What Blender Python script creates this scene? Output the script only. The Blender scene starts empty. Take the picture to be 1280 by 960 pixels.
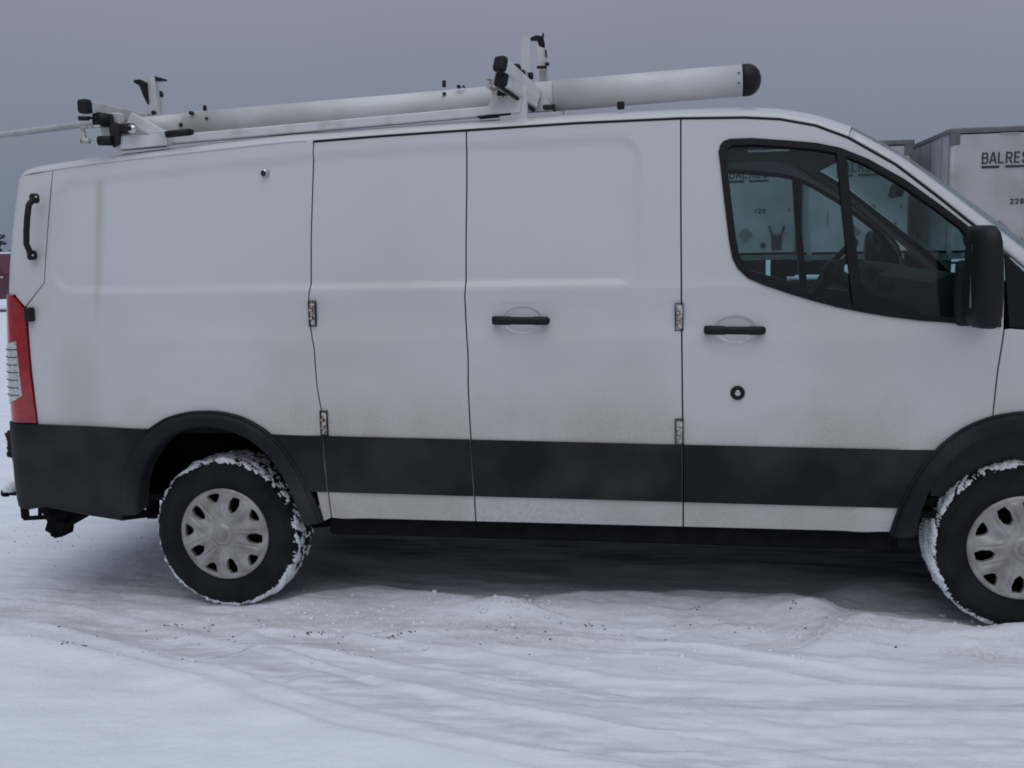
import bpy, bmesh, math, random
import numpy as np
from mathutils import Vector, Matrix
from mathutils.geometry import delaunay_2d_cdt

rnd = random.Random(7)
PI = math.pi
sc = bpy.context.scene
COL = sc.collection

# ---------------------------------------------------------------- camera
FPX = 1270.0
PITCH = math.atan(175 / FPX)
YAW = math.radians(10)
ROLL = 0.022
CAM = np.array([2.046, -4.17, 1.61])
fw = np.array([-math.sin(YAW) * math.cos(PITCH), math.cos(YAW) * math.cos(PITCH), -math.sin(PITCH)])
r0 = np.array([math.cos(YAW), math.sin(YAW), 0.0])
u0 = np.cross(r0, fw)
rr = math.cos(ROLL) * r0 - math.sin(ROLL) * u0
uu = math.cos(ROLL) * u0 + math.sin(ROLL) * r0
cd = bpy.data.cameras.new('camera')
cam = bpy.data.objects.new('camera', cd)
COL.objects.link(cam)
cd.sensor_width = 36
cd.lens = FPX / 1280 * 36
cd.clip_start = 0.05
cd.clip_end = 3000
m4 = Matrix.Identity(4)
for i in range(3):
    m4[i][0] = rr[i]; m4[i][1] = uu[i]; m4[i][2] = -fw[i]; m4[i][3] = CAM[i]
cam.matrix_world = m4
sc.camera = cam

# ---------------------------------------------------------------- sky, sun, exposure
SUN_EL, SUN_AZ = math.radians(66), math.radians(170)
w = bpy.data.worlds.new('World'); sc.world = w; w.use_nodes = True
nt = w.node_tree; nt.nodes.clear()
out = nt.nodes.new('ShaderNodeOutputWorld')
bg = nt.nodes.new('ShaderNodeBackground'); bg.inputs[1].default_value = 0.1
sky = nt.nodes.new('ShaderNodeTexSky'); sky.sky_type = 'NISHITA'; sky.sun_disc = False
sky.sun_elevation = SUN_EL; sky.sun_rotation = SUN_AZ; sky.dust_density = 3; sky.air_density = 1
tc = nt.nodes.new('ShaderNodeTexCoord')
sx = nt.nodes.new('ShaderNodeSeparateXYZ'); nt.links.new(tc.outputs['Generated'], sx.inputs[0])
ramp = nt.nodes.new('ShaderNodeValToRGB')      # overcast: the zenith is brighter than the horizon
ramp.color_ramp.elements[0].position = 0.0; ramp.color_ramp.elements[0].color = (0.160, 0.196, 0.256, 1)
ramp.color_ramp.elements[1].position = 1.0; ramp.color_ramp.elements[1].color = (0.41, 0.495, 0.665, 1)
e = ramp.color_ramp.elements.new(0.30); e.color = (0.278, 0.288, 0.352, 1)
nt.links.new(sx.outputs['Z'], ramp.inputs[0])
nz = nt.nodes.new('ShaderNodeTexNoise'); nz.inputs['Scale'].default_value = 1.1; nz.inputs['Detail'].default_value = 3
nt.links.new(tc.outputs['Generated'], nz.inputs['Vector'])
mr = nt.nodes.new('ShaderNodeMapRange'); mr.inputs[1].default_value = 0.3; mr.inputs[2].default_value = 0.7
mr.inputs[3].default_value = 0.93; mr.inputs[4].default_value = 1.07
nt.links.new(nz.outputs[0], mr.inputs[0])
scl = nt.nodes.new('ShaderNodeVectorMath'); scl.operation = 'SCALE'
nt.links.new(ramp.outputs[0], scl.inputs[0])
mul = nt.nodes.new('ShaderNodeMath'); mul.operation = 'MULTIPLY'; mul.inputs[1].default_value = 10.0
nt.links.new(mr.outputs[0], mul.inputs[0]); nt.links.new(mul.outputs[0], scl.inputs['Scale'])
mx = nt.nodes.new('ShaderNodeMix'); mx.data_type = 'RGBA'; mx.inputs[0].default_value = 0.96
nt.links.new(sky.outputs[0], mx.inputs[6]); nt.links.new(scl.outputs[0], mx.inputs[7])
nt.links.new(mx.outputs[2], bg.inputs[0]); nt.links.new(bg.outputs[0], out.inputs[0])

sd = bpy.data.lights.new('sun', 'SUN'); sd.energy = 0.95; sd.angle = math.radians(60); sd.color = (1.0, 0.99, 0.96)
sun = bpy.data.objects.new('sun', sd); COL.objects.link(sun)
sdir = Vector((math.sin(SUN_AZ) * math.cos(SUN_EL), math.cos(SUN_AZ) * math.cos(SUN_EL), math.sin(SUN_EL)))
sun.rotation_euler = sdir.to_track_quat('Z', 'Y').to_euler()
sc.view_settings.view_transform = 'Standard'
sc.view_settings.look = 'None'
sc.view_settings.exposure = 0.0
sc.view_settings.gamma = 1.0

# ---------------------------------------------------------------- pixel -> point of the place
def ray(u, v):
    return fw + rr * (u - 640) / FPX - uu * (v - 480) / FPX
def P(u, v, Y):
    d = ray(u, v); return CAM + (Y - CAM[1]) / d[1] * d
def PZ(u, v, Z):
    d = ray(u, v); return CAM + (Z - CAM[2]) / d[2] * d

# ---------------------------------------------------------------- materials
def mat(name, col, rough=0.5, metal=0.0, spec=0.5, noise=0.0, nscale=20.0, bump=0.0, bscale=60.0, coat=0.0, col2=None, lo=0.35, hi=0.65):
    m = bpy.data.materials.new(name); m.use_nodes = True
    n = m.node_tree.nodes; l = m.node_tree.links
    b = n['Principled BSDF']
    b.inputs['Base Color'].default_value = (*col, 1)
    b.inputs['Roughness'].default_value = rough
    b.inputs['Metallic'].default_value = metal
    b.inputs['Specular IOR Level'].default_value = spec
    b.inputs['Coat Weight'].default_value = coat
    b.inputs['Coat Roughness'].default_value = 0.12
    t = n.new('ShaderNodeTexCoord')
    if noise or col2:
        x = n.new('ShaderNodeTexNoise'); x.inputs['Scale'].default_value = nscale; x.inputs['Detail'].default_value = 6
        l.new(t.outputs['Object'], x.inputs['Vector'])
        r = n.new('ShaderNodeMapRange'); r.inputs[1].default_value = lo; r.inputs[2].default_value = hi
        l.new(x.outputs[0], r.inputs[0])
        k = n.new('ShaderNodeMix'); k.data_type = 'RGBA'
        c2 = col2 if col2 else tuple(c * (1 - noise) for c in col)
        k.inputs[6].default_value = (*col, 1); k.inputs[7].default_value = (*c2, 1)
        l.new(r.outputs[0], k.inputs[0]); l.new(k.outputs[2], b.inputs['Base Color'])
    if bump:
        x = n.new('ShaderNodeTexNoise'); x.inputs['Scale'].default_value = bscale; x.inputs['Detail'].default_value = 5
        l.new(t.outputs['Object'], x.inputs['Vector'])
        bp = n.new('ShaderNodeBump'); bp.inputs['Strength'].default_value = bump; bp.inputs['Distance'].default_value = 0.01
        l.new(x.outputs[0], bp.inputs['Height']); l.new(bp.outputs[0], b.inputs['Normal'])
    return m

class NB:
    """small helper for hand-made node graphs"""
    def __init__(s, m):
        s.m = m; s.n = m.node_tree.nodes; s.l = m.node_tree.links; s.b = s.n['Principled BSDF']
        s.tc = s.n.new('ShaderNodeTexCoord')
    def sep(s, sock):
        x = s.n.new('ShaderNodeSeparateXYZ'); s.l.new(sock, x.inputs[0]); return x.outputs
    def noise(s, scale, det=5, sx=(1, 1, 1), rough=0.5):
        mp = s.n.new('ShaderNodeMapping'); mp.inputs['Scale'].default_value = sx
        s.l.new(s.tc.outputs['Object'], mp.inputs[0])
        x = s.n.new('ShaderNodeTexNoise'); x.inputs['Scale'].default_value = scale; x.inputs['Detail'].default_value = det
        x.inputs['Roughness'].default_value = rough
        s.l.new(mp.outputs[0], x.inputs['Vector']); return x.outputs[0]
    def mr(s, v, a, b, c=0.0, d=1.0):
        x = s.n.new('ShaderNodeMapRange'); x.interpolation_type = 'SMOOTHSTEP'
        for i, q in enumerate((a, b, c, d)): x.inputs[i + 1].default_value = q
        s.l.new(v, x.inputs[0]); return x.outputs[0]
    def math(s, op, a, b=None):
        x = s.n.new('ShaderNodeMath'); x.operation = op
        for i, q in enumerate((a, b)):
            if q is None: continue
            if isinstance(q, (int, float)): x.inputs[i].default_value = q
            else: s.l.new(q, x.inputs[i])
        return x.outputs[0]
    def mix(s, f, a, b):
        x = s.n.new('ShaderNodeMix'); x.data_type = 'RGBA'
        if isinstance(f, (int, float)): x.inputs[0].default_value = f
        else: s.l.new(f, x.inputs[0])
        for i, q in ((6, a), (7, b)):
            if isinstance(q, tuple): x.inputs[i].default_value = (*q, 1)
            else: s.l.new(q, x.inputs[i])
        return x.outputs[2]
    def bump(s, h, st, dist=0.01):
        x = s.n.new('ShaderNodeBump'); x.inputs['Strength'].default_value = st; x.inputs['Distance'].default_value = dist
        s.l.new(h, x.inputs['Height']); s.l.new(x.outputs[0], s.b.inputs['Normal'])

VAN_O = np.array([1.6, 1.03, 0.0])       # base of the van

def van_paint():
    m = mat('van_white_paint', (0.74, 0.75, 0.76), 0.34, coat=0.25)
    g = NB(m); o = g.sep(g.tc.outputs['Object'])
    X, Z = o[0], o[2]
    n1 = g.noise(1.6, 6); n2 = g.noise(9, 6, (1, 1, 0.18)); n3 = g.noise(60, 4)
    # road film: strongest just above the black trim, fading upwards
    film = g.math('MULTIPLY', g.mr(Z, 0.80, 1.16, 1.0, 0.0), g.mr(n1, 0.36, 0.62, 0.25, 1.0))
    film = g.math('MULTIPLY', film, g.mr(n2, 0.3, 0.7, 0.72, 1.0))
    film = g.math('MULTIPLY', film, g.mr(g.noise(140, 3), 0.35, 0.6, 0.6, 1.0))
    low = g.math('MULTIPLY', g.mr(Z, 0.50, 0.56, 1.0, 0.0), g.mr(n3, 0.35, 0.7, 0.25, 0.75))
    all_ = g.math('MULTIPLY', g.mr(n1, 0.35, 0.7, 0.0, 0.22), g.mr(Z, 1.0, 1.9, 1.0, 0.45))
    # brown run-off streak under the rear rack foot
    dx = g.math('ABSOLUTE', g.math('ADD', X, 0.595 + 1.6))
    st = g.math('MULTIPLY', g.mr(g.math('ADD', dx, g.math('MULTIPLY', n2, 0.02)), 0.004, 0.05, 1.0, 0.0), g.mr(Z, 1.15, 1.5, 0.0, 1.0))
    st = g.math('MULTIPLY', st, g.mr(Z, 1.90, 1.97, 1.0, 0.0))
    st2 = g.math('MULTIPLY', g.mr(g.math('ABSOLUTE', g.math('ADD', X, 0.70 + 1.6)), 0.01, 0.22, 0.34, 0.0), g.mr(Z, 0.95, 1.5, 1.0, 0.0))
    f = g.math('MULTIPLY', film, 0.60)
    for q in (g.math('MULTIPLY', low, 0.55), all_, g.math('MULTIPLY', g.math('MULTIPLY', st, g.mr(n2, 0.3, 0.6, 0.7, 1.0)), 0.45), st2):
        f = g.math('MAXIMUM', f, q)
    c = g.mix(f, (0.575, 0.58, 0.58), (0.33, 0.26, 0.18))
    g.l.new(c, g.b.inputs['Base Color'])
    g.l.new(g.mr(f, 0, 0.5, 0.24, 0.6), g.b.inputs['Roughness'])
    g.bump(g.math('ADD', g.noise(2.2, 2, (1, 1, 1.6)), g.math('MULTIPLY', g.noise(40, 3), 0.02)), 0.10, 0.04)
    return m

M = {}
M['paint'] = van_paint()
M['trim'] = mat('black_plastic', (0.0085, 0.0100, 0.0135), 0.55, spec=0.2, bump=0.35, bscale=260, col2=(0.036, 0.034, 0.033), nscale=3, lo=0.42, hi=0.7)
M['black'] = mat('black_rubber', (0.007, 0.007, 0.009), 0.55, spec=0.3)
M['seal'] = mat('window_rubber', (0.006, 0.006, 0.008), 0.5, spec=0.25)
M['dark'] = mat('dark_underbody', (0.010, 0.0095, 0.0095), 0.9, spec=0.15, noise=0.5, nscale=14)
M['tyre'] = mat('tyre_rubber', (0.007, 0.008, 0.010), 0.8, spec=0.2, col2=(0.020, 0.020, 0.021), nscale=7, bump=0.3, bscale=120)
M['hubcap'] = mat('silver_hubcap', (0.40, 0.385, 0.375), 0.42, metal=0.25, col2=(0.21, 0.18, 0.16), nscale=11, lo=0.38, hi=0.72)
M['rim'] = mat('dark_steel', (0.03, 0.022, 0.02), 0.7, metal=0.3, noise=0.4)
M['red'] = mat('red_lens', (0.36, 0.008, 0.012), 0.16, coat=0.5, noise=0.35, nscale=30)
M['clear'] = mat('clear_lens', (0.58, 0.6, 0.62), 0.25, noise=0.45, nscale=90, coat=0.5)
M['steel'] = mat('hinge_steel', (0.52, 0.50, 0.47), 0.55, metal=0.1, col2=(0.16, 0.09, 0.05), nscale=60, lo=0.42, hi=0.66)
M['rackwhite'] = mat('white_powder_coat', (0.62, 0.63, 0.62), 0.42, col2=(0.40, 0.38, 0.35), nscale=9, lo=0.45, hi=0.8)
M['pvc'] = mat('white_pvc', (0.63, 0.64, 0.63), 0.4, col2=(0.50, 0.49, 0.47), nscale=4, lo=0.4, hi=0.7)
M['chrome'] = mat('chrome', (0.55, 0.56, 0.58), 0.25, metal=0.9)
M['mirror'] = mat('dark_mirror_glass', (0.12, 0.13, 0.15), 0.08, metal=0.9)
M['interior'] = mat('interior_plastic', (0.014, 0.015, 0.017), 0.7, noise=0.3)
M['headliner'] = mat('headliner_fabric', (0.06, 0.062, 0.07), 0.9, noise=0.2)
M['seat'] = mat('seat_fabric', (0.05, 0.052, 0.056), 0.95, noise=0.3, nscale=80)
M['cup'] = mat('handle_cup_paint', (0.53, 0.535, 0.54), 0.42)

def glass_mat(name, tint, refl=1.0):
    m = bpy.data.materials.new(name); m.use_nodes = True
    n = m.node_tree.nodes; l = m.node_tree.links; n.clear()
    o = n.new('ShaderNodeOutputMaterial'); t = n.new('ShaderNodeBsdfTransparent'); g = n.new('ShaderNodeBsdfGlossy')
    t.inputs[0].default_value = (*tint, 1); g.inputs['Roughness'].default_value = 0.03
    f = n.new('ShaderNodeLayerWeight'); f.inputs['Blend'].default_value = 0.5
    p5 = n.new('ShaderNodeMath'); p5.operation = 'POWER'; p5.inputs[1].default_value = 5
    l.new(f.outputs['Facing'], p5.inputs[0])
    k = n.new('ShaderNodeMath'); k.operation = 'MULTIPLY_ADD'; k.inputs[1].default_value = 0.85; k.inputs[2].default_value = 0.06 * refl
    l.new(p5.outputs[0], k.inputs[0])
    x = n.new('ShaderNodeMixShader'); l.new(k.outputs[0], x.inputs[0]); l.new(t.outputs[0], x.inputs[1]); l.new(g.outputs[0], x.inputs[2])
    l.new(x.outputs[0], o.inputs[0]); return m
M['glass'] = glass_mat('green_tinted_glass', (0.53, 0.67, 0.68), 0.9)

# ---------------------------------------------------------------- object helpers
def link(name, me, parent=None, origin=None, label=None, cat=None, group=None, kind=None):
    o = bpy.data.objects.new(name, me); COL.objects.link(o)
    if parent: o.parent = parent
    if origin is not None: o.location = origin
    if label: o['label'] = label
    if cat: o['category'] = cat
    if group: o['group'] = group
    if kind: o['kind'] = kind
    return o
def empty(name, loc, label, cat, group=None):
    o = bpy.data.objects.new(name, None); COL.objects.link(o); o.location = Vector(loc); o.empty_display_size = 0.2
    o['label'] = label; o['category'] = cat
    if group: o['group'] = group
    return o
def mesh_np(name, V, faces, mats, smooth=True, midx=None):
    me = bpy.data.meshes.new(name)
    me.from_pydata([tuple(v) for v in np.asarray(V, float)], [], faces)
    for m in (mats if isinstance(mats, (list, tuple)) else [mats]): me.materials.append(m)
    if smooth: me.polygons.foreach_set('use_smooth', [True] * len(me.polygons))
    if midx is not None: me.polygons.foreach_set('material_index', midx)
    me.update(); return me

class MB:
    """collects simple solids, then becomes ONE mesh object; co-ordinates are those of the place, 'org' is the parent's base"""
    def __init__(s): s.bm = bmesh.new()
    def box(s, c, d, rot=None, bev=0.004, seg=1):
        r = bmesh.ops.create_cube(s.bm, size=1.0)
        vs = r['verts']
        bmesh.ops.scale(s.bm, vec=Vector(d), verts=vs)
        if bev:
            es = list({e for v in vs for e in v.link_edges})
            rb = bmesh.ops.bevel(s.bm, geom=es, offset=min(bev, min(d) * 0.45), segments=seg, affect='EDGES', profile=0.5)
            vs = list({v for f in rb['faces'] for v in f.verts} | {v for v in vs if v.is_valid})
        R = rot if rot is not None else Matrix.Identity(3)
        for v in vs: v.co = R @ v.co + Vector(c)
        return s
    def bar(s, a, b, wd, ht, up=(0, 0, 1), bev=0.003, seg=1):
        a = Vector(a); b = Vector(b); d = (b - a); L = d.length; d.normalize()
        up = Vector(up); side = d.cross(up).normalized(); u2 = side.cross(d)
        R = Matrix((d, side, u2)).transposed()
        return s.box((a + b) / 2, (L, wd, ht), R, bev, seg)
    def tube(s, pts, r, n=10, caps=True):
        pts = [Vector(p) for p in pts]; rs = [float(q) for q in (r if isinstance(r, (list, tuple)) else [r] * len(pts))]
        rings = []; ref = None
        for i, p in enumerate(pts):
            t = (pts[min(i + 1, len(pts) - 1)] - pts[max(i - 1, 0)]).normalized()
            if ref is None: ref = t.orthogonal().normalized()
            ref = (ref - t * ref.dot(t)).normalized(); b = t.cross(ref)
            rings.append([s.bm.verts.new(p + rs[i] * (math.cos(2 * PI * k / n) * ref + math.sin(2 * PI * k / n) * b)) for k in range(n)])
        for a, b in zip(rings, rings[1:]):
            for k in range(n):
                f = s.bm.faces.new((a[k], a[(k + 1) % n], b[(k + 1) % n], b[k])); f.smooth = True
        if caps:
            s.bm.faces.new(rings[0][::-1]); s.bm.faces.new(rings[-1])
        return s
    def lathe(s, prof, c, axis='Y', n=24):
        """prof: (radius, along) pairs"""
        c = Vector(c); rings = []
        for r, h in prof:
            ring = []
            for k in range(n):
                a = 2 * PI * k / n; x, y = r * math.cos(a), r * math.sin(a)
                p = {'Y': (x, h, y), 'X': (h, x, y), 'Z': (x, y, h)}[axis]
                ring.append(s.bm.verts.new(c + Vector(p)))
            rings.append(ring)
        for a, b in zip(rings, rings[1:]):
            for k in range(n):
                f = s.bm.faces.new((a[k], a[(k + 1) % n], b[(k + 1) % n], b[k])); f.smooth = True
        if prof[0][0] > 1e-4: s.bm.faces.new(rings[0][::-1])
        if prof[-1][0] > 1e-4: s.bm.faces.new(rings[-1])
        return s
    def prism(s, poly, f, g):
        """poly 2D, f/g map a 2D point to the front/back 3D point"""
        a = [s.bm.verts.new(Vector(f(p))) for p in poly]; b = [s.bm.verts.new(Vector(g(p))) for p in poly]
        s.bm.faces.new(a); s.bm.faces.new(b[::-1]); n = len(a)
        for k in range(n): s.bm.faces.new((a[k], b[k], b[(k + 1) % n], a[(k + 1) % n]))
        return s
    def done(s, name, m, parent=None, org=(0, 0, 0), weld=False, **kw):
        bm = s.bm
        if weld: bmesh.ops.remove_doubles(bm, verts=bm.verts, dist=1e-5)
        bmesh.ops.recalc_face_normals(bm, faces=bm.faces)
        bmesh.ops.translate(bm, vec=-Vector(org), verts=bm.verts)
        me = bpy.data.meshes.new(name); bm.to_mesh(me); bm.free()
        me.materials.append(m)
        return link(name, me, parent, **kw)

def each(mb, name, m, parent=None, org=(0, 0, 0), **kw):
    """every loose piece collected in mb becomes a part of its own"""
    left = set(mb.bm.verts); isl = []
    while left:
        st = [left.pop()]; cur = [st[0]]
        while st:
            v = st.pop()
            for e_ in v.link_edges:
                o_ = e_.other_vert(v)
                if o_ in left: left.discard(o_); st.append(o_); cur.append(o_)
        isl.append(cur)
    res = []
    isl.sort(key=lambda c_: (round(c_[0].co.x, 3), c_[0].co.z))
    for cur in isl:
        nb_ = MB(); mp = {v: nb_.bm.verts.new(v.co) for v in cur}
        for f_ in {f_ for v in cur for f_ in v.link_faces}:
            q = nb_.bm.faces.new([mp[v] for v in f_.verts]); q.smooth = f_.smooth
        res.append(nb_.done(name, m, parent, org, **kw))
    mb.bm.free(); return res

# ---------------------------------------------------------------- value noise
def vnoise(x, y, seed=0):
    xi = np.floor(x).astype(np.int64); yi = np.floor(y).astype(np.int64); xf = x - xi; yf = y - yi
    def h(a, b):
        n = (a * 374761393 + b * 668265263 + seed * 974711) & 0xffffffff
        n = ((n ^ (n >> 13)) * 1274126177) & 0xffffffff
        n = (n ^ (n >> 16)) & 0xffff
        return n / 65535.0
    u = xf * xf * (3 - 2 * xf); v = yf * yf * (3 - 2 * yf)
    return (h(xi, yi) * (1 - u) + h(xi + 1, yi) * u) * (1 - v) + (h(xi, yi + 1) * (1 - u) + h(xi + 1, yi + 1) * u) * v
def fbm(x, y, oct=4, seed=0, gain=0.5):
    s = 0; a = 1; t = 0
    for i in range(oct):
        s = s + a * vnoise(x * 2 ** i + 13.7 * i, y * 2 ** i + 7.1 * i, seed + i); t += a; a *= gain
    return s / t - 0.5

# ================================================================= SNOWY GROUND
def seg_dist(px, py, pts):
    """distance to a polyline, and which side (positive = further from the camera)"""
    best = np.full(px.shape, 1e9); side = np.zeros(px.shape)
    for (ax, ay), (bx, by) in zip(pts, pts[1:]):
        dx, dy = bx - ax, by - ay; L = dx * dx + dy * dy
        t = np.clip(((px - ax) * dx + (py - ay) * dy) / L, 0, 1)
        qx = px - ax - t * dx; qy = py - ay - t * dy; d = np.hypot(qx, qy)
        sg = np.sign(dx * (py - ay) - dy * (px - ax))
        m = d < best; best = np.where(m, d, best); side = np.where(m, sg, side)
    return best * side
def smooth(a, b, x):
    t = np.clip((x - a) / (b - a), 0, 1); return t * t * (3 - 2 * t)
def gp(px): return [tuple(PZ(u, v, 0.0)[:2]) for u, v in px]

RID = [  # ridges of pushed-up snow: polyline, height, width towards the camera, width away from it
    (gp([(395, 742), (470, 736), (560, 752), (650, 764)]), 0.048, 0.16, 0.05),
    (gp([(640, 758), (760, 752), (880, 752), (985, 757), (1030, 768)]), 0.055, 0.15, 0.07),
    (gp([(330, 806), (480, 792), (640, 790), (800, 806), (1010, 832), (1300, 846)]), 0.030, 0.28, 0.05),
    (gp([(1040, 800), (1090, 784), (1150, 790), (1230, 800), (1330, 796)]), 0.050, 0.16, 0.09),
    (gp([(-60, 786), (60, 792), (160, 818), (260, 850), (400, 905), (560, 940), (760, 985)]), 0.016, 0.35, 0.04),
    (gp([(300, 826), (520, 868), (760, 900), (1000, 905), (1330, 900)]), 0.018, 0.15, 0.10),
    (gp([(380, 846), (560, 890), (800, 940), (1100, 975)]), 0.016, 0.05, 0.10),
    (gp([(1000, 770), (1050, 742), (1110, 728), (1160, 752)]), 0.035, 0.10, 0.12),
    (gp([(560, 716), (700, 730), (880, 742)]), 0.015, 0.06, 0.10),
]
TRK = [gp([(120, 700), (300, 730), (420, 712), (600, 722), (820, 735), (1000, 742), (1330, 780)]),
       gp([(640, 775), (800, 778), (1000, 790), (1250, 808)])]
CURVES = [(gp([(-80, 742), (60, 758), (200, 790), (330, 828), (470, 872), (640, 912), (860, 950), (1100, 985)]), .085, .012),
          (gp([(330, 790), (560, 826), (760, 862), (1000, 880), (1330, 888)]), .075, .011),
          (gp([(640, 806), (860, 822), (1080, 858), (1330, 872)]), .05, .008),
          (gp([(700, 930), (900, 930), (1100, 926), (1330, 934)]), .05, .006)]
EDGE = gp([(-400, 770), (-60, 780), (60, 786), (160, 812), (260, 845), (400, 897), (560, 936), (760, 980), (1100, 1060)])
def ground_h(x, y):
    z = -0.030 + 0.0137 * np.clip(x, -2.0, 5.0)
    near = np.exp(-((x - 1.5) / 6) ** 2 - (y / 4.5) ** 2)
    h = z * near
    wob = 0.05 * fbm(x * 2.2, y * 2.2, 3, 5)
    for pts, ht, w1, w2 in RID:
        d = seg_dist(x, y + wob, pts)
        g = np.where(d < 0, np.exp(-(d / w1) ** 2), np.exp(-(d / w2) ** 2))
        h = h + ht * g * (0.8 + 0.9 * fbm(x * 3, y * 6, 3, 11))
    # the curved tyre tracks sweeping through the foreground
    for pts, w_, dp in CURVES:
        d = seg_dist(x, y + 0.03 * fbm(x * 1.5, y * 1.5, 2, 61), pts)
        prof_ = np.exp(-(d / w_) ** 4) * dp
        lip = np.exp(-((np.abs(d) - w_ * 1.25) / (w_ * .28)) ** 2) * dp * .8
        h = h - prof_ + lip + np.exp(-(d / w_) ** 4) * .012 * fbm(d * 42 + 100, x * 2, 4, 63, .6)
    # fine grooves running with the curved edge of the driven snow
    d0 = seg_dist(x, y, EDGE)
    mk = smooth(0.0, .10, d0) * (1 - smooth(.55, 1.1, d0)) * near
    h = h + mk * (.020 * fbm(d0 * 9 + 50, x * .7, 3, 71) + .011 * fbm(d0 * 34 + 50, x * 1.4, 4, 72, .62) + .010 * fbm(x * 14, y * 18, 4, 73, .6))
    h = h + .012 * np.exp(-((d0 + .05) / .06) ** 2) * near
    # wheel ruts
    for i, pts in enumerate(TRK):
        d = seg_dist(x, y, pts)
        h = h - (0.022 if i == 0 else 0.008) * np.exp(-(d / 0.13) ** 2)
    # streaks left along the driving direction
    sk = y + 0.06 * x + 0.05 * np.sin(x * 1.3)
    trk = np.exp(-((y - 0.25) / 0.50) ** 2) + .14 * np.exp(-((y + .55 - .18 * (x - 1.5)) / .35) ** 2) * smooth(.2, 1.2, x)
    h = h + near * (0.028 * fbm(x * 0.7, sk * 5, 4, 3) * (0.12 + trk) + 0.018 * fbm(x * 2.2, sk * 15, 4, 31, .6) * (0.08 + trk))
    h = h + near * (0.035 * fbm(x * 0.9, y * 1.2, 3, 21) + 0.020 * fbm(x * 9, y * 14, 5, 41, .62) * (0.05 + trk))
    # rough crumbs where tyres broke the snow
    band = np.exp(-((y + 0.10 + 0.05 * np.sin(x * 2)) / 0.28) ** 2) * near
    h = h + 0.014 * np.clip(fbm(x * 26, y * 26, 2, 77) + 0.05, 0, 1) * band
    rear = np.exp(-((x + 0.7) / 0.7) ** 2 - ((y - 0.5) / 0.6) ** 2)
    h = h + 0.012 * fbm(x * 16, y * 16, 3, 78) * rear
    far = 1 - near
    h = h + far * (0.16 * fbm(x * 0.25, y * 0.25, 4, 50) - 0.02)
    # no snow drifts up into the tyres
    return h

def axis(lo, hi, step, end, gr=1.16):
    a = list(np.arange(lo, hi + 1e-6, step)); s = step
    while a[-1] < end: s *= gr; a.append(a[-1] + s)
    s = step
    while a[0] > -end: s *= gr; a.insert(0, a[0] - s)
    return np.array(a)
gx = axis(-2.0, 5.0, 0.016, 900); gy = axis(-1.7, 1.9, 0.011, 900)
GX, GY = np.meshgrid(gx, gy)
GZ = ground_h(GX, GY)
nx, ny = len(gx), len(gy)
gme = bpy.data.meshes.new('snow_ground')
V = np.stack([GX.ravel(), GY.ravel(), GZ.ravel()], 1).astype(np.float32)
idx = np.arange(nx * ny).reshape(ny, nx)
Q = np.stack([idx[:-1, :-1], idx[:-1, 1:], idx[1:, 1:], idx[1:, :-1]], -1).reshape(-1, 4).astype(np.int32)
gme.vertices.add(len(V)); gme.vertices.foreach_set('co', V.ravel())
gme.loops.add(Q.size); gme.loops.foreach_set('vertex_index', Q.ravel())
gme.polygons.add(len(Q)); gme.polygons.foreach_set('loop_start', np.arange(0, Q.size, 4, dtype=np.int32))
gme.polygons.foreach_set('use_smooth', np.ones(len(Q), bool))
gme.update(calc_edges=True)
# worn, dirty ice plus the van's own shade, painted dark beneath it
under_van = smooth(0.20, 0.72, GY + .10 * np.sin(GX * 2.1) - .05 * GX) * (1 - smooth(2.2, 2.9, GY)) * smooth(-0.2, 0.5, GX) * (1 - smooth(4.5, 5.5, GX))
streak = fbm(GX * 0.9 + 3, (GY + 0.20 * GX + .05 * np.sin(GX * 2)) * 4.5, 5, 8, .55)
bare_shade = np.clip(under_van * (0.88 + 3.4 * streak), 0, 1)
grit = np.exp(-((GY + 0.16 + 0.05 * np.sin(GX * 2)) / 0.20) ** 2) * np.clip(0.25 + 2.2 * fbm(GX * 3.5, GY * 9, 4, 19), 0, 1) * (np.abs(GX) < 8)
lane2 = np.exp(-((GY - 0.28) / 0.22) ** 2) * smooth(-1.2, -0.2, GX) * np.clip(0.45 + 1.8 * streak, 0, 1) * (np.abs(GX) < 8)
grit = np.clip(grit + 0.45 * lane2, 0, 1)
ed = seg_dist(GX, GY, EDGE)
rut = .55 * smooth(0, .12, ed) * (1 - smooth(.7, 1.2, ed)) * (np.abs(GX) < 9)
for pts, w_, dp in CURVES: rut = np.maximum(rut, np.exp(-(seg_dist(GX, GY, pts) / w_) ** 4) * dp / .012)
for nm, arr in (('bare_shade', bare_shade), ('grit', grit), ('rut', rut)):
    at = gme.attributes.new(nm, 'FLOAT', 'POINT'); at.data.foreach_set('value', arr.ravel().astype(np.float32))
ms = mat('snow', (0.84, 0.86, 0.89), 0.62, spec=0.3)
g = NB(ms)
def attr(nm):
    a = g.n.new('ShaderNodeAttribute'); a.attribute_name = nm; return a.outputs['Fac']
n1 = g.noise(70, 5); n2 = g.noise(4, 5, (0.5, 2.0, 1))
c = g.mix(g.mr(n2, 0.35, 0.7, 0, 0.7), (0.86, 0.89, 0.94), (0.74, 0.77, 0.815))
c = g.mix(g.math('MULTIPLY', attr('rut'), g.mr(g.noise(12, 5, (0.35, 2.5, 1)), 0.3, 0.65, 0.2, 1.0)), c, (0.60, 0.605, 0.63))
c = g.mix(g.math('MULTIPLY', attr('grit'), g.mr(n1, 0.38, 0.66, 0.25, 0.75)), c, (0.42, 0.39, 0.36))
c = g.mix(g.math('MULTIPLY', attr('bare_shade'), g.mr(g.noise(5, 6, (0.4, 3, 1)), 0.3, 0.62, 1.0, 0.6)), c, (0.075, 0.070, 0.070))
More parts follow.
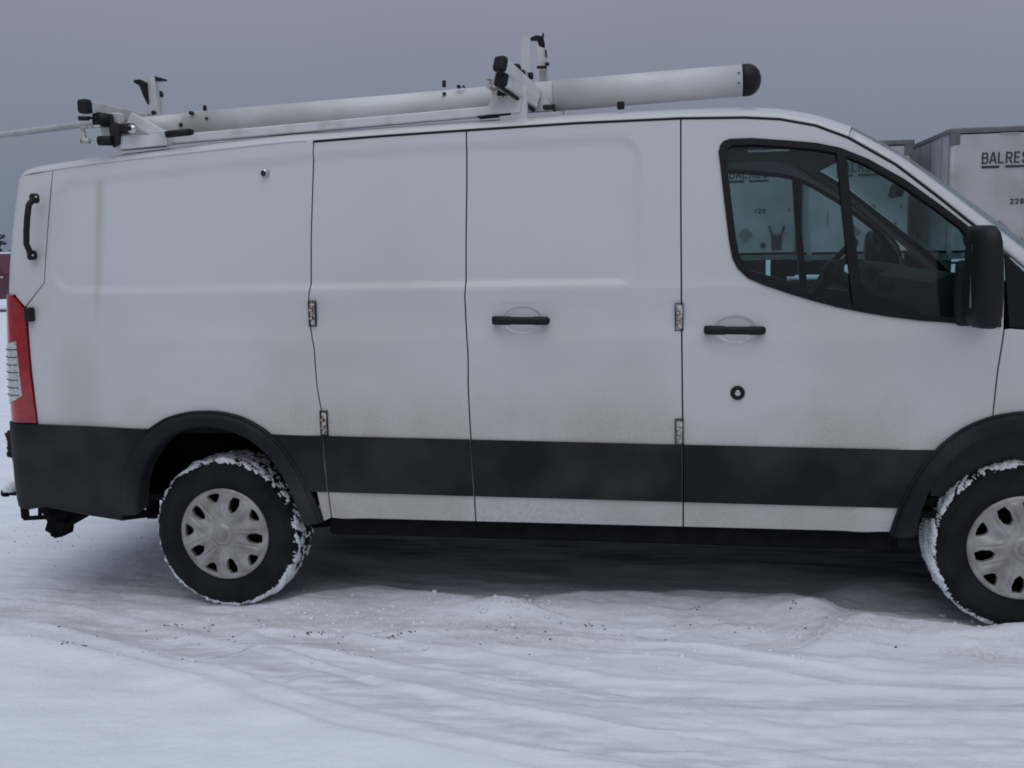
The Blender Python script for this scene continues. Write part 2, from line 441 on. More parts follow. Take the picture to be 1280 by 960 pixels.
g.l.new(c, g.b.inputs['Base Color'])
nb = g.math('ADD', g.noise(160, 4), g.math('MULTIPLY', g.noise(30, 4), 1.5))
g.bump(nb, 0.6, 0.007)
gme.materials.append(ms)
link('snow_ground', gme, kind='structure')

# grit: small stones and soil crumbs pressed in the snow
gb = bmesh.new()
def stone(x, y, s):
    z = float(ground_h(np.array([x]), np.array([y]))[0])
    r = bmesh.ops.create_icosphere(gb, subdivisions=1, radius=s)
    for v in r['verts']:
        v.co = Vector((v.co.x * rnd.uniform(.7, 1.5), v.co.y * rnd.uniform(.7, 1.4), v.co.z * rnd.uniform(.5, .9))) + Vector((x, y, z + s * 0.15))
for k in range(170):
    u = rnd.uniform(60, 1180); v = rnd.gauss(790 if u < 700 else 786, 12)
    p = PZ(u, v, 0)
    if rnd.random() < 0.55 * (1 if 80 < u < 760 else 0.5): stone(p[0], p[1], abs(rnd.gauss(0.0022, 0.0012)) + 0.0012)
for k in range(60):
    p = PZ(rnd.uniform(-5, 190), rnd.gauss(668, 12), 0); stone(p[0], p[1], abs(rnd.gauss(0.0018, 0.0012)) + 0.0012)
for (u, v) in [(82, 798), (106, 800), (203, 774), (220, 772), (260, 776), (487, 798), (492, 797), (510, 794), (385, 787), (400, 788), (738, 781), (872, 766), (990, 773)]:
    for k in range(4):
        p = PZ(u + rnd.gauss(0, 3), v + rnd.gauss(0, 1.2), 0); stone(p[0], p[1], rnd.uniform(0.003, 0.006))
me = bpy.data.meshes.new('gravel'); gb.to_mesh(me); gb.free()
me.materials.append(mat('brown_grit', (0.16, 0.10, 0.065), 0.9, noise=0.6, nscale=3))
link('gravel', me, label='brown grit and small stones scattered over the driven snow', cat='gravel', kind='stuff')

# snow crumbs thrown by the tyres
gb = bmesh.new()
for k in range(420):
    if k % 2: u = rnd.uniform(350, 720); v = rnd.gauss(758 + (u - 350) * 0.03, 9)
    else: u = rnd.uniform(0, 1280); v = rnd.gauss(790, 22)
    p = PZ(u, v, 0); s = abs(rnd.gauss(0.003, 0.0035)) + 0.002
    z = float(ground_h(np.array([p[0]]), np.array([p[1]]))[0])
    r = bmesh.ops.create_icosphere(gb, subdivisions=1, radius=s)
    for q in r['verts']:
        q.co = Vector((q.co.x * rnd.uniform(.7, 1.5), q.co.y * rnd.uniform(.7, 1.5), q.co.z * rnd.uniform(.4, .9))) + Vector((p[0], p[1], z + s * 0.1))
for f in gb.faces: f.smooth = True
me = bpy.data.meshes.new('snow_crumbs'); gb.to_mesh(me); gb.free()
M['snow2'] = mat('loose_snow', (0.84, 0.86, 0.89), 0.7, bump=0.3, bscale=200)
me.materials.append(M['snow2'])
link('snow_crumbs', me, label='loose snow crumbs lying along the tyre tracks', cat='snow', kind='stuff')
# ================================================================= VAN SKIN
XC, RC = -0.99, 0.11
ZR = 2.10
def ys(x, z):
    """depth of the near side skin (0 = widest)"""
    x = np.asarray(x, float); z = np.asarray(z, float)
    y = 0.165 * np.clip((z - 0.85) / 1.25, 0, 2) ** 1.7 + 0.05 * np.clip((0.55 - z) / 0.25, 0, 2) ** 2
    y = y + 0.028 * np.clip((x - 2.6), 0, 0.8) ** 2 + 0.26 * np.clip((x - 3.3) / 1.1, 0, 1.4) ** 2.6
    y = y + 0.02 * np.clip((-0.2 - x) / 0.8, 0, 1.3) ** 2
    return y
def detail(x, z):
    """pressed shapes of the sheet metal; positive = inwards"""
    d = 0
    # recessed cargo panel, one rounded rectangle across side panel and both side doors
    cx, hx, r = 0.51, 1.335, 0.10
    zt = np.interp(x, [-1, -.6, 0, .5, 1.2, 2.0], [1.915, 1.945, 1.990, 2.018, 2.035, 2.045]); cz = (zt + 1.44) / 2; hz = (zt - 1.44) / 2
    qx = np.abs(x - cx) - hx + r; qz = np.abs(z - cz) - hz + r
    sd_ = np.hypot(np.clip(qx, 0, 9), np.clip(qz, 0, 9)) + np.minimum(np.maximum(qx, qz), 0) - r
    sd_ = np.maximum(sd_, ((-(x + 0.82)) * 0.62 + (1.53 - z) * 0.78) - 0.03)
    d = d + 0.009 * (1 - smooth(-0.020, 0.002, sd_))
    # belt band under it
    inb = smooth(-0.80, -0.55, x)
    d = d - 0.004 * np.exp(-((z - 1.415) / 0.020) ** 2) * inb
    d = d + 0.004 * (1 - smooth(1.355, 1.375, z)) * (smooth(1.05, 1.30, z)) * (1 - smooth(1.95, 2.3, x))
    # soft shoulder fold
    d = d - 0.006 * np.exp(-((z - 1.20) / 0.055) ** 2) * (1 - smooth(3.0, 3.4, x)) * smooth(-0.7, 0.0, x)
    d = d + 0.004 * np.exp(-((z - 1.08) / 0.05) ** 2) * smooth(0.0, 0.5, x)
    # swell over the rear wheel arch
    for hx_ in (-0.058, 3.347):
        r_ = np.hypot(x - hx_, (z - 0.32))
        d = d - 0.008 * np.exp(-((r_ - 0.62) / 0.055) ** 2) * (z > 0.4)
    return d
def skin(s, z, d=0.0, det=True):
    """near side of the body; s runs along the side and round the rear corner"""
    s = np.asarray(s, float); z = np.asarray(z, float)
    s, z = np.broadcast_arrays(s, z)
    ph = np.clip((XC - s) / RC, 0, PI / 2); over = np.clip(XC - RC * PI / 2 - s, 0, None)
    y0 = ys(np.maximum(s, XC), z)
    x = np.maximum(s, XC) - RC * np.sin(ph); y = y0 + RC * (1 - np.cos(ph)) + over
    lean = 0.05 * np.clip((z - 1.45) / 0.6, 0, 1.4) ** 1.6
    wgt = smooth(-0.80, -1.0, s) if np.ndim(s) else float(smooth(-0.80, -1.0, np.array(s)))
    x = x + lean * (1 - smooth(-1.0, -0.80, s))
    dd = d + (-detail(np.maximum(s, XC), z) if det else 0)
    nx_ = -np.sin(ph); ny_ = -np.cos(ph)
    # tumblehome tilt of the normal
    nz_ = (ys(np.maximum(s, XC), z + 0.01) - ys(np.maximum(s, XC), z - 0.01)) / 0.02 * np.cos(ph)
    q = np.sqrt(1 + nz_ ** 2)
    return np.stack([x + dd * nx_ / q, y + dd * ny_ / q, z + dd * nz_ / q], -1)
def S(u, v, it=6):
    """pixel -> (s, z) on the near side skin"""
    Y = 0.05
    for _ in range(it):
        p = P(u, v, Y); Y = float(ys(max(p[0], XC), p[2]))
    return (float(p[0]), float(p[2]))
def SL(pts): return [S(u, v) for u, v in pts]

def densify(poly, h):
    o = []; n = len(poly)
    for i in range(n):
        a = np.array(poly[i]); b = np.array(poly[(i + 1) % n]); L = np.linalg.norm(b - a); k = max(1, int(math.ceil(L / h)))
        for j in range(k): o.append(tuple(a + (b - a) * j / k))
    return o
def inside(px, py, poly):
    c = np.zeros(px.shape, bool); n = len(poly)
    for i in range(n):
        x1, y1 = poly[i]; x2, y2 = poly[(i + 1) % n]
        if y1 == y2: continue
        m = ((y1 > py) != (y2 > py)) & (px < (x2 - x1) * (py - y1) / (y2 - y1) + x1); c ^= m
    return c
def area(p): return sum(p[i][0] * p[(i + 1) % len(p)][1] - p[(i + 1) % len(p)][0] * p[i][1] for i in range(len(p))) / 2
def sheet(outer, holes=(), h=0.03, fine=()):
    if area(outer) < 0: outer = outer[::-1]
    outer = densify(outer, h); holes = [densify(q if area(q) < 0 else q[::-1], h) for q in holes]
    xs = [p[0] for p in outer]; zs = [p[1] for p in outer]
    A, B = np.meshgrid(np.arange(min(xs) + h / 2, max(xs), h), np.arange(min(zs) + h / 2, max(zs), h))
    A = A.ravel(); B = B.ravel()
    for fx, fz, fr, fh in fine:
        keep = np.hypot(A - fx, B - fz) > fr
        a, b = np.meshgrid(np.arange(fx - fr, fx + fr, fh), np.arange(fz - fr, fz + fr, fh)); a = a.ravel(); b = b.ravel()
        k2 = np.hypot(a - fx, b - fz) < fr
        A = np.concatenate([A[keep], a[k2]]); B = np.concatenate([B[keep], b[k2]])
    ok = inside(A, B, outer)
    for q in holes: ok &= ~inside(A, B, q)
    for loop in [outer] + holes:
        pts = loop + [loop[0]]
        ok2 = np.abs(seg_dist(A, B, pts)) > h * 0.45
        ok &= ok2
    verts = list(outer); edges = []; n0 = 0; loops = []
    for k, loop in enumerate([outer] + holes):
        if k: verts += loop
        n = len(loop); edges += [(n0 + i, n0 + (i + 1) % n) for i in range(n)]; loops.append(list(range(n0, n0 + n))); n0 += n
    verts += list(zip(A[ok].tolist(), B[ok].tolist()))
    r = delaunay_2d_cdt([Vector(v) for v in verts], edges, [], 2 if not holes else 4, 1e-6, True)
    vo, fo, vi = r[0], r[2], r[3]
    V2 = np.array([(v[0], v[1]) for v in vo])
    # with output 2/4 only the inside comes back; guard against stray faces
    F = [tuple(f) for f in fo]
    cx = np.array([V2[list(f)].mean(0) for f in F])
    good = inside(cx[:, 0], cx[:, 1], outer)
    for q in holes: good &= ~inside(cx[:, 0], cx[:, 1], q)
    T3 = np.array([V2[list(f)[:3]] for f in F])
    good &= np.abs(np.cross(T3[:, 1] - T3[:, 0], T3[:, 2] - T3[:, 0])) > h * h * 2e-3      # no slivers along the outline
    F = [f for f, g_ in zip(F, good) if g_]
    mp = {}
    for i, l_ in enumerate(vi):
        for q in l_: mp[q] = i
    loops = [[mp[i] for i in lp if i in mp] for lp in loops]
    return V2, F, loops

def panel(name, outer, m, parent, holes=(), h=0.03, off=0.0, depth=0.02, roll=0.003, fine=(), pos=None, org=None, mirror=False, det=True, detfn=None, **kw):
    V2, F, loops = sheet(outer, holes, h, fine)
    f = pos if pos else (lambda a, b, d: skin(a, b, d, det))
    dd = off + (detfn(V2[:, 0], V2[:, 1]) if detfn else 0)
    V3 = list(f(V2[:, 0], V2[:, 1], dd))
    # rounded lip: the outline itself sits 'roll' lower, then drops by 'depth'
    for lp in loops:
        for i in lp: V3[i] = f(V2[i:i + 1, 0], V2[i:i + 1, 1], (dd[i] if detfn else off) - roll * 0.06)[0]
    V3 = np.array(V3); faces = list(F)
    # orientation: make normals face outwards (-Y side for the body)
    base = len(V3); add = []
    for lp in loops:
        n = len(lp); st = base + len(add)
        a2 = V2[lp]
        add += list(f(a2[:, 0], a2[:, 1], off - depth))
        for k in range(n):
            faces.append((lp[k], lp[(k + 1) % n], st + (k + 1) % n, st + k))
    V3 = np.vstack([V3, add])
    if mirror: V3[:, 1] = 2.06 - V3[:, 1]
    V3 = V3 - (org if org is not None else VAN_O)
    bm = bmesh.new()
    vs = [bm.verts.new(v) for v in V3]
    nf = len(F)
    fl = []
    for k, q in enumerate(faces):
        try: fc = bm.faces.new([vs[i] for i in q])
        except ValueError: continue
        fc.smooth = True; fl.append((fc, k < nf))
    bmesh.ops.recalc_face_normals(bm, faces=bm.faces)
    up = sum((fc.normal.y * fc.calc_area()) for fc, t in fl if t)
    want = 1 if mirror else -1
    if kw.pop('free', False): up = want
    if up * want < 0: bmesh.ops.reverse_faces(bm, faces=bm.faces)
    for e_ in bm.edges:
        if len(e_.link_faces) == 2 and e_.calc_face_angle(0) > 0.7: e_.smooth = False
    me = bpy.data.meshes.new(name); bm.to_mesh(me); bm.free(); me.materials.append(m)
    return link(name, me, parent, **kw)

van = empty('cargo_van', VAN_O, 'white cargo van with black lower trim standing side-on in the snow', 'van')
org = tuple(VAN_O)

# ---- seams (pixel columns of the photograph turned into lines on the skin)
RAIL_PX = [(392, 177), (480, 170), (583, 163), (720, 154), (851, 148), (930, 147), (975, 149), (1020, 157), (1060, 172), (1120, 206), (1170, 244), (1205, 272), (1232, 293), (1246, 311), (1251, 330)]
seam_a = SL([(392, 177), (390, 230), (388, 300), (388, 356), (386, 372), (388, 410), (393, 436), (394, 462), (396, 482), (402, 515), (404, 548), (411, 615), (415, 650)])
seam_b = SL([(583, 163), (583, 230), (582, 300), (582, 355), (581, 372), (582, 400), (585, 440), (585, 480), (587, 520), (589, 555), (593, 610), (595, 655)])
seam_c = SL([(851, 148), (851, 250), (852, 400), (853, 500), (854, 560), (854, 661)])
seam_d = SL([(1251, 330), (1256, 370), (1255, 412), (1248, 460), (1241, 512)])
rail = SL(RAIL_PX)
def cut(line, dx): return [(a + dx, b) for a, b in line]
def at_z(line, z):
    for (a, b), (c_, d_) in zip(line, line[1:]):
        if (b - z) * (d_ - z) <= 0 and b != d_: return a + (c_ - a) * (z - b) / (d_ - b)
    return line[-1][0] if abs(line[-1][1] - z) < abs(line[0][1] - z) else line[0][0]
def rail_between(x0, x1, dz=0.0):
    r_ = [p for p in rail if x0 < p[0] < x1]
    def zz(x):
        return float(np.interp(x, [p[0] for p in rail[:-1]], [p[1] for p in rail[:-1]]))
    return [(x0, zz(x0) + dz)] + [(a, b + dz) for a, b in r_] + [(x1, zz(x1) + dz)]
GAP = 0.0064
trimZ = lambda x: float(np.interp(x, [-1.2, -.9, .5, 2.0, 2.95, 4.5], [.840, .833, .795, .776, .766, .76]))
sillT = lambda x: float(np.interp(x, [.4, 2.9], [.546, .529]))
SILLB = 0.425
# wheel openings
archR_out = SL([(150, 640), (150, 600), (160, 565), (180, 540), (208, 521), (240, 513), (275, 513), (305, 520), (335, 537), (362, 566), (385, 606), (400, 640), (404, 651)])
archR_in = SL([(176, 640), (177, 604), (186, 577), (203, 553), (227, 538), (258, 532), (288, 537), (316, 550), (340, 572), (360, 602), (374, 634), (380, 651)])
RH = (-0.058, 0.318); FH = (3.347, 0.356)
half_o = SL([(1111, 667), (1118, 645), (1132, 613), (1150, 583), (1175, 554), (1205, 532), (1238, 519), (1275, 513)])
half_i = SL([(1143, 667), (1148, 645), (1160, 613), (1178, 585), (1200, 563), (1226, 548), (1250, 541), (1276, 538)])
def mirx(l, cx): return [(2 * cx - a, b) for a, b in l if a < cx - 0.02][::-1]
archF_out = half_o + mirx(half_o, 3.36); archF_in = half_i + mirx(half_i, 3.36)

XR = [-1.035, -1.03, -0.99, -0.85, -.6, -.3, 0, .3]
ZRF = [1.90, 1.950, 1.975, 1.990, 2.012, 2.034, 2.054, 2.074]
roofz = lambda x: float(np.interp(x, XR[1:] + [.43, 1.1], ZRF[1:] + [2.082, 2.096]))
def clip_arc(arc, zlo, zhi):
    """the piece of an arc between two heights, ends interpolated"""
    o = []
    for (a, b), (c_, d_) in zip(arc, arc[1:]):
        for z in (zlo, zhi) if b < d_ else (zhi, zlo):
            if (b - z) * (d_ - z) < 0: o.append((a + (c_ - a) * (z - b) / (d_ - b), z))
        if zlo < d_ < zhi: o.append((c_, d_))
    return o
# ---- main white panels, near side (fine) and far side (coarse)
def build_side(mirror):
    h = 0.016 if not mirror else 0.05
    nm = (lambda a: a)
    kw = dict(mirror=mirror)
    W = M['paint']
    # rear quarter panel
    qa = cut(seam_a, -GAP / 2)
    za = qa[0][1]
    outline = [(-0.832, 2.09), (-0.835, 2.02), (-0.861, 1.48), (-0.957, 1.372), (-0.945, 1.20), (-0.93, 1.0), (-0.918, trimZ(-.92) + .002)]
    outline = outline + [(x, trimZ(x) - 0.03) for x in (-0.915, -0.6)]
    arc = [p for p in archR_out if p[1] > trimZ(p[0]) - 0.05]
    mid = [((p[0] - RH[0]) * 0.965 + RH[0], (p[1] - RH[1]) * 0.965 + RH[1]) for p in arc]
    outline = [(-0.834, roofz(-.834)), (-0.861, 1.48), (-0.957, 1.372), (-0.945, 1.20), (-0.93, 1.0), (-0.918, 0.80)] + mid + \
              [(at_z(qa, 0.56) , 0.56)]
    # lower white tail beside the arch: the sill piece in front of the rear arch
    tail = [S(396, 612), S(405, 651), (at_z(qa, SILLB), SILLB)]
    outline = outline[:-1] + tail + [p for p in qa[::-1] if p[1] > SILLB + 0.01] + [(qa[0][0], za), (qa[0][0] + 0.002, roofz(.42))] + [(x, roofz(x)) for x in (.3, .1, -.1, -.3, -.5, -.7)]
    q = panel('side_panel', outline, W, van, h=h, depth=0.015, **kw)
    # two hinged side doors
    d1 = [p for p in cut(seam_a, GAP / 2)]
    d2 = [p for p in cut(seam_b, -GAP / 2)]
    rl = rail_between(d1[0][0], d2[0][0], -0.004)
    o = rl + d2[1:-1] + [(d2[-1][0], SILLB), (d1[-1][0], SILLB)] + d1[1:-1][::-1]
    doorA = panel('side_door', o, W, van, h=h, depth=0.02, **kw)
    d3 = cut(seam_b, GAP / 2); d4 = cut(seam_c, -GAP / 2)
    o = rail_between(d3[0][0], d4[0][0], -0.004) + d4[1:-1] + [(d4[-1][0], SILLB), (d3[-1][0], SILLB)] + d3[1:-1][::-1]
    hp = S(653, 400); 
    def cupfn(c, rx, rz, dep):
        return lambda a, b: -dep * (1 - smooth(0.80, 1.04, np.hypot((a - c[0]) / rx, (b - c[1]) / rz)))
    doorB = panel('side_door', o, W, van, h=h, depth=0.02, fine=() if mirror else ((hp[0], hp[1], 0.12, 0.006),), detfn=None if mirror else cupfn(hp, 0.083, 0.055, 0.010), **kw)
    # front door with its window opening
    win = SL([(900, 182), (904, 177), (912, 174), (940, 173), (985, 176), (1020, 179), (1050, 185), (1085, 199), (1130, 224), (1175, 256), (1200, 275), (1216, 288), (1250, 330), (1256, 372), (1255, 409),
              (1215, 407), (1190, 404), (1150, 401), (1110, 396), (1075, 390), (1045, 384), (1015, 376), (985, 367), (955, 357), (935, 348), (922, 336), (915, 322), (911, 300), (905, 250), (900, 205), (898, 190)])
    glasspx = [(909, 186), (915, 182), (940, 181), (985, 184), (1020, 187), (1048, 192), (1082, 206), (1126, 231), (1170, 262), (1200, 285), (1211, 300), (1212, 380), (1205, 397),
               (1190, 397), (1150, 393), (1110, 388), (1075, 382), (1045, 376), (1015, 368), (985, 359), (957, 349), (940, 341), (930, 331), (924, 318), (920, 298), (914, 250), (909, 205)]
    d5 = cut(seam_c, GAP / 2)
    fdr = [p for p in rail if p[0] > d5[0][0] + .02]
    arcF = [p for p in half_o if p[1] < 0.83]
    zt = S(1240, 516)
    inner = [((p[0] - FH[0]) * 0.96 + FH[0], (p[1] - FH[1]) * 0.96 + FH[1]) for p in half_o if p[0] < zt[0] and p[1] > 0.6]
    sillend = half_o[0][0] + 0.01
    # the white skin runs to the door edge; the sail area of the window is bounded by the outline
    win_l = densify(win, .05)

    o = rail_between(d5[0][0], rail[-2][0], -0.004)[:-1] + [rail[-2], S(1252, 326)] 
    # door body below the glass, as one outline: top frame + right edge + arch + sill
    o = o + [p for p in cut(seam_d, -GAP / 2)][1:] + inner[::-1] + [(sillend + 0.025, sillT(sillend)), (sillend, SILLB), (d5[-1][0], SILLB)] + d5[1:-1][::-1]
    hf = S(919, 412)
    # hole: stay inside the outline
    hole = [(a + (GAP if False else 0), b) for a, b in win_l]
    edge = S(1249, 330)
    hole = [p if p[0] < edge[0] - 0.012 else (min(p[0], at_z(cut(seam_d, 0), p[1]) - 0.012), p[1]) for p in hole]
    fdoor = panel('front_door', o, W, van, holes=[hole], h=h, depth=0.03, fine=() if mirror else ((hf[0], hf[1], 0.12, 0.006),), detfn=None if mirror else cupfn(hf, 0.083, 0.055, 0.010), **kw)
    glass = SL(glasspx)
    divx = [(1048, 183), (1059, 186), (1064, 280), (1078, 392), (1068, 391), (1055, 280)]
    hole_in = [((a - 2.7) * 1.0 + 2.7, b) for a, b in hole]
    seal = panel('window_seal', hole, M['seal'], fdoor, holes=[glass], h=.02, off=0.007, depth=0.035, roll=.006, **kw)
    panel('window_divider', SL([(1045, 186), (1057, 190), (1066, 280), (1080, 386), (1066, 384), (1054, 280)]), M['seal'], fdoor, h=h * 1.5, off=0.012, depth=0.03, roll=.004, **kw)
    ga = SL([(905, 183), (915, 179), (940, 178), (985, 181), (1020, 184), (1050, 190), (1060, 280), (1071, 386), (1045, 380), (1015, 372), (985, 363), (955, 353), (937, 344), (926, 333), (920, 318), (916, 298), (909, 250)])
    gb_ = SL([(1052, 190), (1082, 203), (1126, 228), (1170, 259), (1200, 282), (1214, 300), (1215, 380), (1208, 400), (1190, 400), (1150, 396), (1110, 391), (1075, 386), (1062, 280)])
    for gg in (ga, gb_):
        panel('window_glass', gg, M['glass'], fdoor, h=0.06, off=-0.012, depth=0.004, roll=0, det=False, **kw)
    # front fender with black triangle of trim at the mirror
    d6 = cut(seam_d, GAP / 2)
    top = [S(1262, 411), (3.60, 1.215), (3.9, 1.15), (4.12, 1.06), (4.22, 0.97), (4.25, 0.80), (4.25, 0.60)]
    outF = [((p[0] - FH[0]) * 0.96 + FH[0], (p[1] - FH[1]) * 0.96 + FH[1]) for p in archF_out]
    arc = [p for p in outF if p[0] > d6[-1][0] and p[1] > 0.6]
    low = [p for p in outF if p[1] <= 0.6 and p[0] > 3.3]
    o = [d6[2]] + top + [(low[0][0], 0.60)] + [p for p in arc[::-1] if p[0] > d6[-1][0] + .03] + [(d6[-1][0] - .004, d6[-1][1] - .055)] + [d6[-1]] + [d6[-2]]
    panel('front_fender', o, W, van, h=0.04, depth=0.02, **kw)
    o = [S(1257, 318), S(1284, 343), (3.50, 1.315), (3.60, 1.222), S(1262, 409), S(1259, 370)]
    panel('mirror_corner_trim', o, M['seal'], van, h=0.05, off=0.0, depth=0.02, det=False, **kw)
    # black lower mouldings, proud of the skin
    T = M['trim']
    def mould(x0, x1, par, seams=None):
        xs = np.linspace(x0, x1, 9)
        o = [(x, trimZ(x)) for x in xs] + [(x, sillT(x)) for x in xs[::-1]]
        return o
    h2 = 0.03 if not mirror else 0.08
    def lower(par, La, Lb, lead=True):
        zt0 = trimZ(La[-2][0]); xa = lambda z: at_z(La, z); xb = lambda z: at_z(Lb, z)
        x0t, x1t = xa(.79), xb(.78); x0b, x1b = xa(.55), xb(.54)
        n = 6
        o = [(x0t + (x1t - x0t) * k / n, trimZ(x0t + (x1t - x0t) * k / n)) for k in range(n + 1)]
        o += [(x1t + (x1b - x1t) * .5, .66)]
        o += [(x1b + (x0b - x1b) * k / n, sillT(x1b + (x0b - x1b) * k / n)) for k in range(n + 1)]
        o += [(x0t + (x0b - x0t) * .5, .66)]
        panel('lower_moulding', o, T, par, h=h2, off=0.011, depth=0.012, roll=0.008, det=False, **kw)
    lower(doorA, cut(seam_a, GAP / 2 + .001), cut(seam_b, -GAP / 2 - .001)); lower(doorB, cut(seam_b, GAP / 2 + .001), cut(seam_c, -GAP / 2 - .001))
    # front door moulding up to the arch flare
    oo = clip_arc(half_o, sillT(2.85), trimZ(2.95))
    x0 = at_z(d5, .77)
    o = [(x0, trimZ(x0)), (2.5, trimZ(2.5)), (2.8, trimZ(2.8))] + [(p[0] + .015, p[1]) for p in oo[::-1]] + [(2.5, sillT(2.5)), (x0, sillT(x0))]
    panel('lower_moulding', o, T, fdoor, h=h2, off=0.011, depth=0.012, roll=0.008, det=False, **kw)
    # quarter: between rear arch and first seam
    oo = clip_arc([p for p in archR_out if p[0] > -.1], sillT(.4), trimZ(.3))
    xe = lambda z: at_z(qa, z) - .001
    o = [(xe(.79), trimZ(.47)), (xe(.66), .66), (xe(.55), sillT(.48))] + [(p[0] - .02, p[1]) for p in oo[::-1]]
    panel('lower_moulding', o, T, q, h=h2, off=0.011, depth=0.012, roll=0.008, det=False, **kw)
    # rear corner cover = end of the bumper
    lo = [p for p in archR_out if p[0] < -0.2 and p[1] < trimZ(-.5)]
    s_end = XC - RC * PI / 2 - 0.30
    o = [(-1.19, .835), (-.92, .833), (-.7, .829), (lo[-1][0] + .02, trimZ(lo[-1][0]))] + [(p[0] + .02, p[1]) for p in lo[::-1]] + \
        [(lo[0][0] + .02, .392), S(110, 641), S(60, 631), (-1.0, .43), (s_end, .44), (s_end, .70), (-1.20, .70)]
    panel('rear_bumper_end', o, T, van, h=h2, off=0.022, depth=0.03, roll=0.01, det=False, **kw)
    # wheel arch flares
    for ao, ai in ((archR_out, archR_in), (archF_out, archF_in)):
        n = 60
        def resample(l):
            l = np.array(l); dcum = np.r_[0, np.cumsum(np.hypot(*np.diff(l, axis=0).T))]; t = np.linspace(0, dcum[-1], n)
            return np.stack([np.interp(t, dcum, l[:, 0]), np.interp(t, dcum, l[:, 1])], 1)
        A_, B_ = resample(ao), resample(ai)
        for _ in range(2):
            for q_ in (A_, B_): q_[1:-1] = (q_[:-2] + 2 * q_[1:-1] + q_[2:]) / 4
        prof = [(0, -0.012), (0.0, 0.012), (0.04, 0.019), (0.10, 0.021), (0.13, 0.017), (0.17, 0.026), (0.4, 0.034), (0.75, 0.034), (0.93, 0.028), (1.0, 0.016), (1.02, -0.01), (1.02, -0.07)]
        Vv = []
        for wgt, pr in prof:
            c2 = A_ * (1 - wgt) + B_ * wgt
            Vv.append(skin(c2[:, 0], c2[:, 1], pr, False))
        Vv = np.array(Vv).reshape(-1, 3)
        if mirror: Vv[:, 1] = 2.06 - Vv[:, 1]
        Fv = []
        for i in range(len(prof) - 1):
            for j in range(n - 1): Fv.append((i * n + j, i * n + j + 1, (i + 1) * n + j + 1, (i + 1) * n + j))
        Fv.append(tuple(i * n for i in range(len(prof)))); Fv.append(tuple(i * n + n - 1 for i in range(len(prof)))[::-1])
        o_ = link('wheel_arch_flare', mesh_np('wheel_arch_flare', Vv - VAN_O, Fv, T, True), van)
        bm = bmesh.new(); bm.from_mesh(o_.data); bmesh.ops.recalc_face_normals(bm, faces=bm.faces)
        for e_ in bm.edges:
            if len(e_.link_faces) == 2 and e_.calc_face_angle(0) > 0.9: e_.smooth = False
        bm.to_mesh(o_.data); bm.free()
    # tail lamp
    o = [(-1.175, 1.425), (-1.05, 1.425), (-1.015, 1.415), (-0.963, 1.362), (-0.951, 1.20), (-0.936, 1.0), (-0.924, 0.84), (-1.175, 0.838)]
    lamp = panel('tail_lamp', o, M['red'], van, h=0.03, off=0.012, depth=0.03, roll=0.01, det=False, **kw)
    o = [(-1.172, 1.16), (-1.10, 1.19), (-1.005, 1.215), (-0.985, 0.965), (-1.02, 0.945), (-1.172, 0.90)]
    lens = panel('reversing_lens', o, M['clear'], lamp, h=0.03, off=0.016, depth=0.006, roll=0.003, det=False, **kw)
    mb = MB()
    for k in range(7):
        z = 0.965 + k * 0.035
        p0 = skin(np.array(-1.165), np.array(z), .019, False); p1 = skin(np.array(-1.05), np.array(z), .019, False); p2 = skin(np.array(-1.0), np.array(z + .002), .018, False)
        pts = [p0, skin(np.array(-1.10), np.array(z), .019, False), p1, p2]
        if mirror: pts = [np.array((p[0], 2.06 - p[1], p[2])) for p in pts]
        mb.tube(pts, 0.0022, 6)
    each(mb, 'lens_rib', M['rim'], lens, org)
    # rear door
    zz = [2.10, 1.9, 1.7, 1.487]
    o = [(-0.838, roofz(-.838))] + [(-0.838 - .027 * (2.1 - z) / .6, z) for z in zz[1:]] + [(-0.868, 1.48), (-0.965, 1.374), (-1.02, 1.43), (-1.185, 1.432), (-1.185, .86), (-1.13 - 1.0, .86), (-1.13 - 1.0, 1.985), (-1.5, 1.965), (-1.14, 1.955), (-1.0, 1.975)]
    rd = panel('rear_door', o, W, van, h=0.03 if not mirror else 0.08, depth=0.02, **kw)
    # black liner right behind the gaps, so that they read dark
    o = [(-1.9, 1.90), (-.8, 1.94), (.40, 2.03), (.6, 2.06), (2.10, 2.085), (2.10, .44), (.50, .44), (.40, .80), (-.60, .80), (-1.9, .80)]
    panel('inner_shell', o, M['dark'], van, h=0.08 if not mirror else .2, off=-0.016, depth=0.01, det=False, **kw)
    o = [(2.06, 2.09), (2.16, 2.09), (2.165, 1.46), (2.22, 1.36), (2.5, 1.27), (3.0, 1.18), (3.22, 1.18), (3.24, 1.0), (3.16, .88), (2.95, .78), (2.80, .50), (2.06, .44)]
    panel('inner_shell', o, M['dark'], van, h=0.05, off=-0.05 if mirror else -0.034, depth=0.01, det=False, **kw)
    # drip rail line above the doors
    pts = [skin(np.array(a), np.array(b), -0.002, False) for a, b in rail]
    if mirror: pts = [np.array((p[0], 2.06 - p[1], p[2])) for p in pts]
    MB().tube(pts, 0.0062, 8).done('door_top_seal', M['seal'], van, org)
    return q, doorA, doorB, fdoor, rd
nearq, doorA, doorB, fdoor, rdoor = build_side(False)
build_side(True)

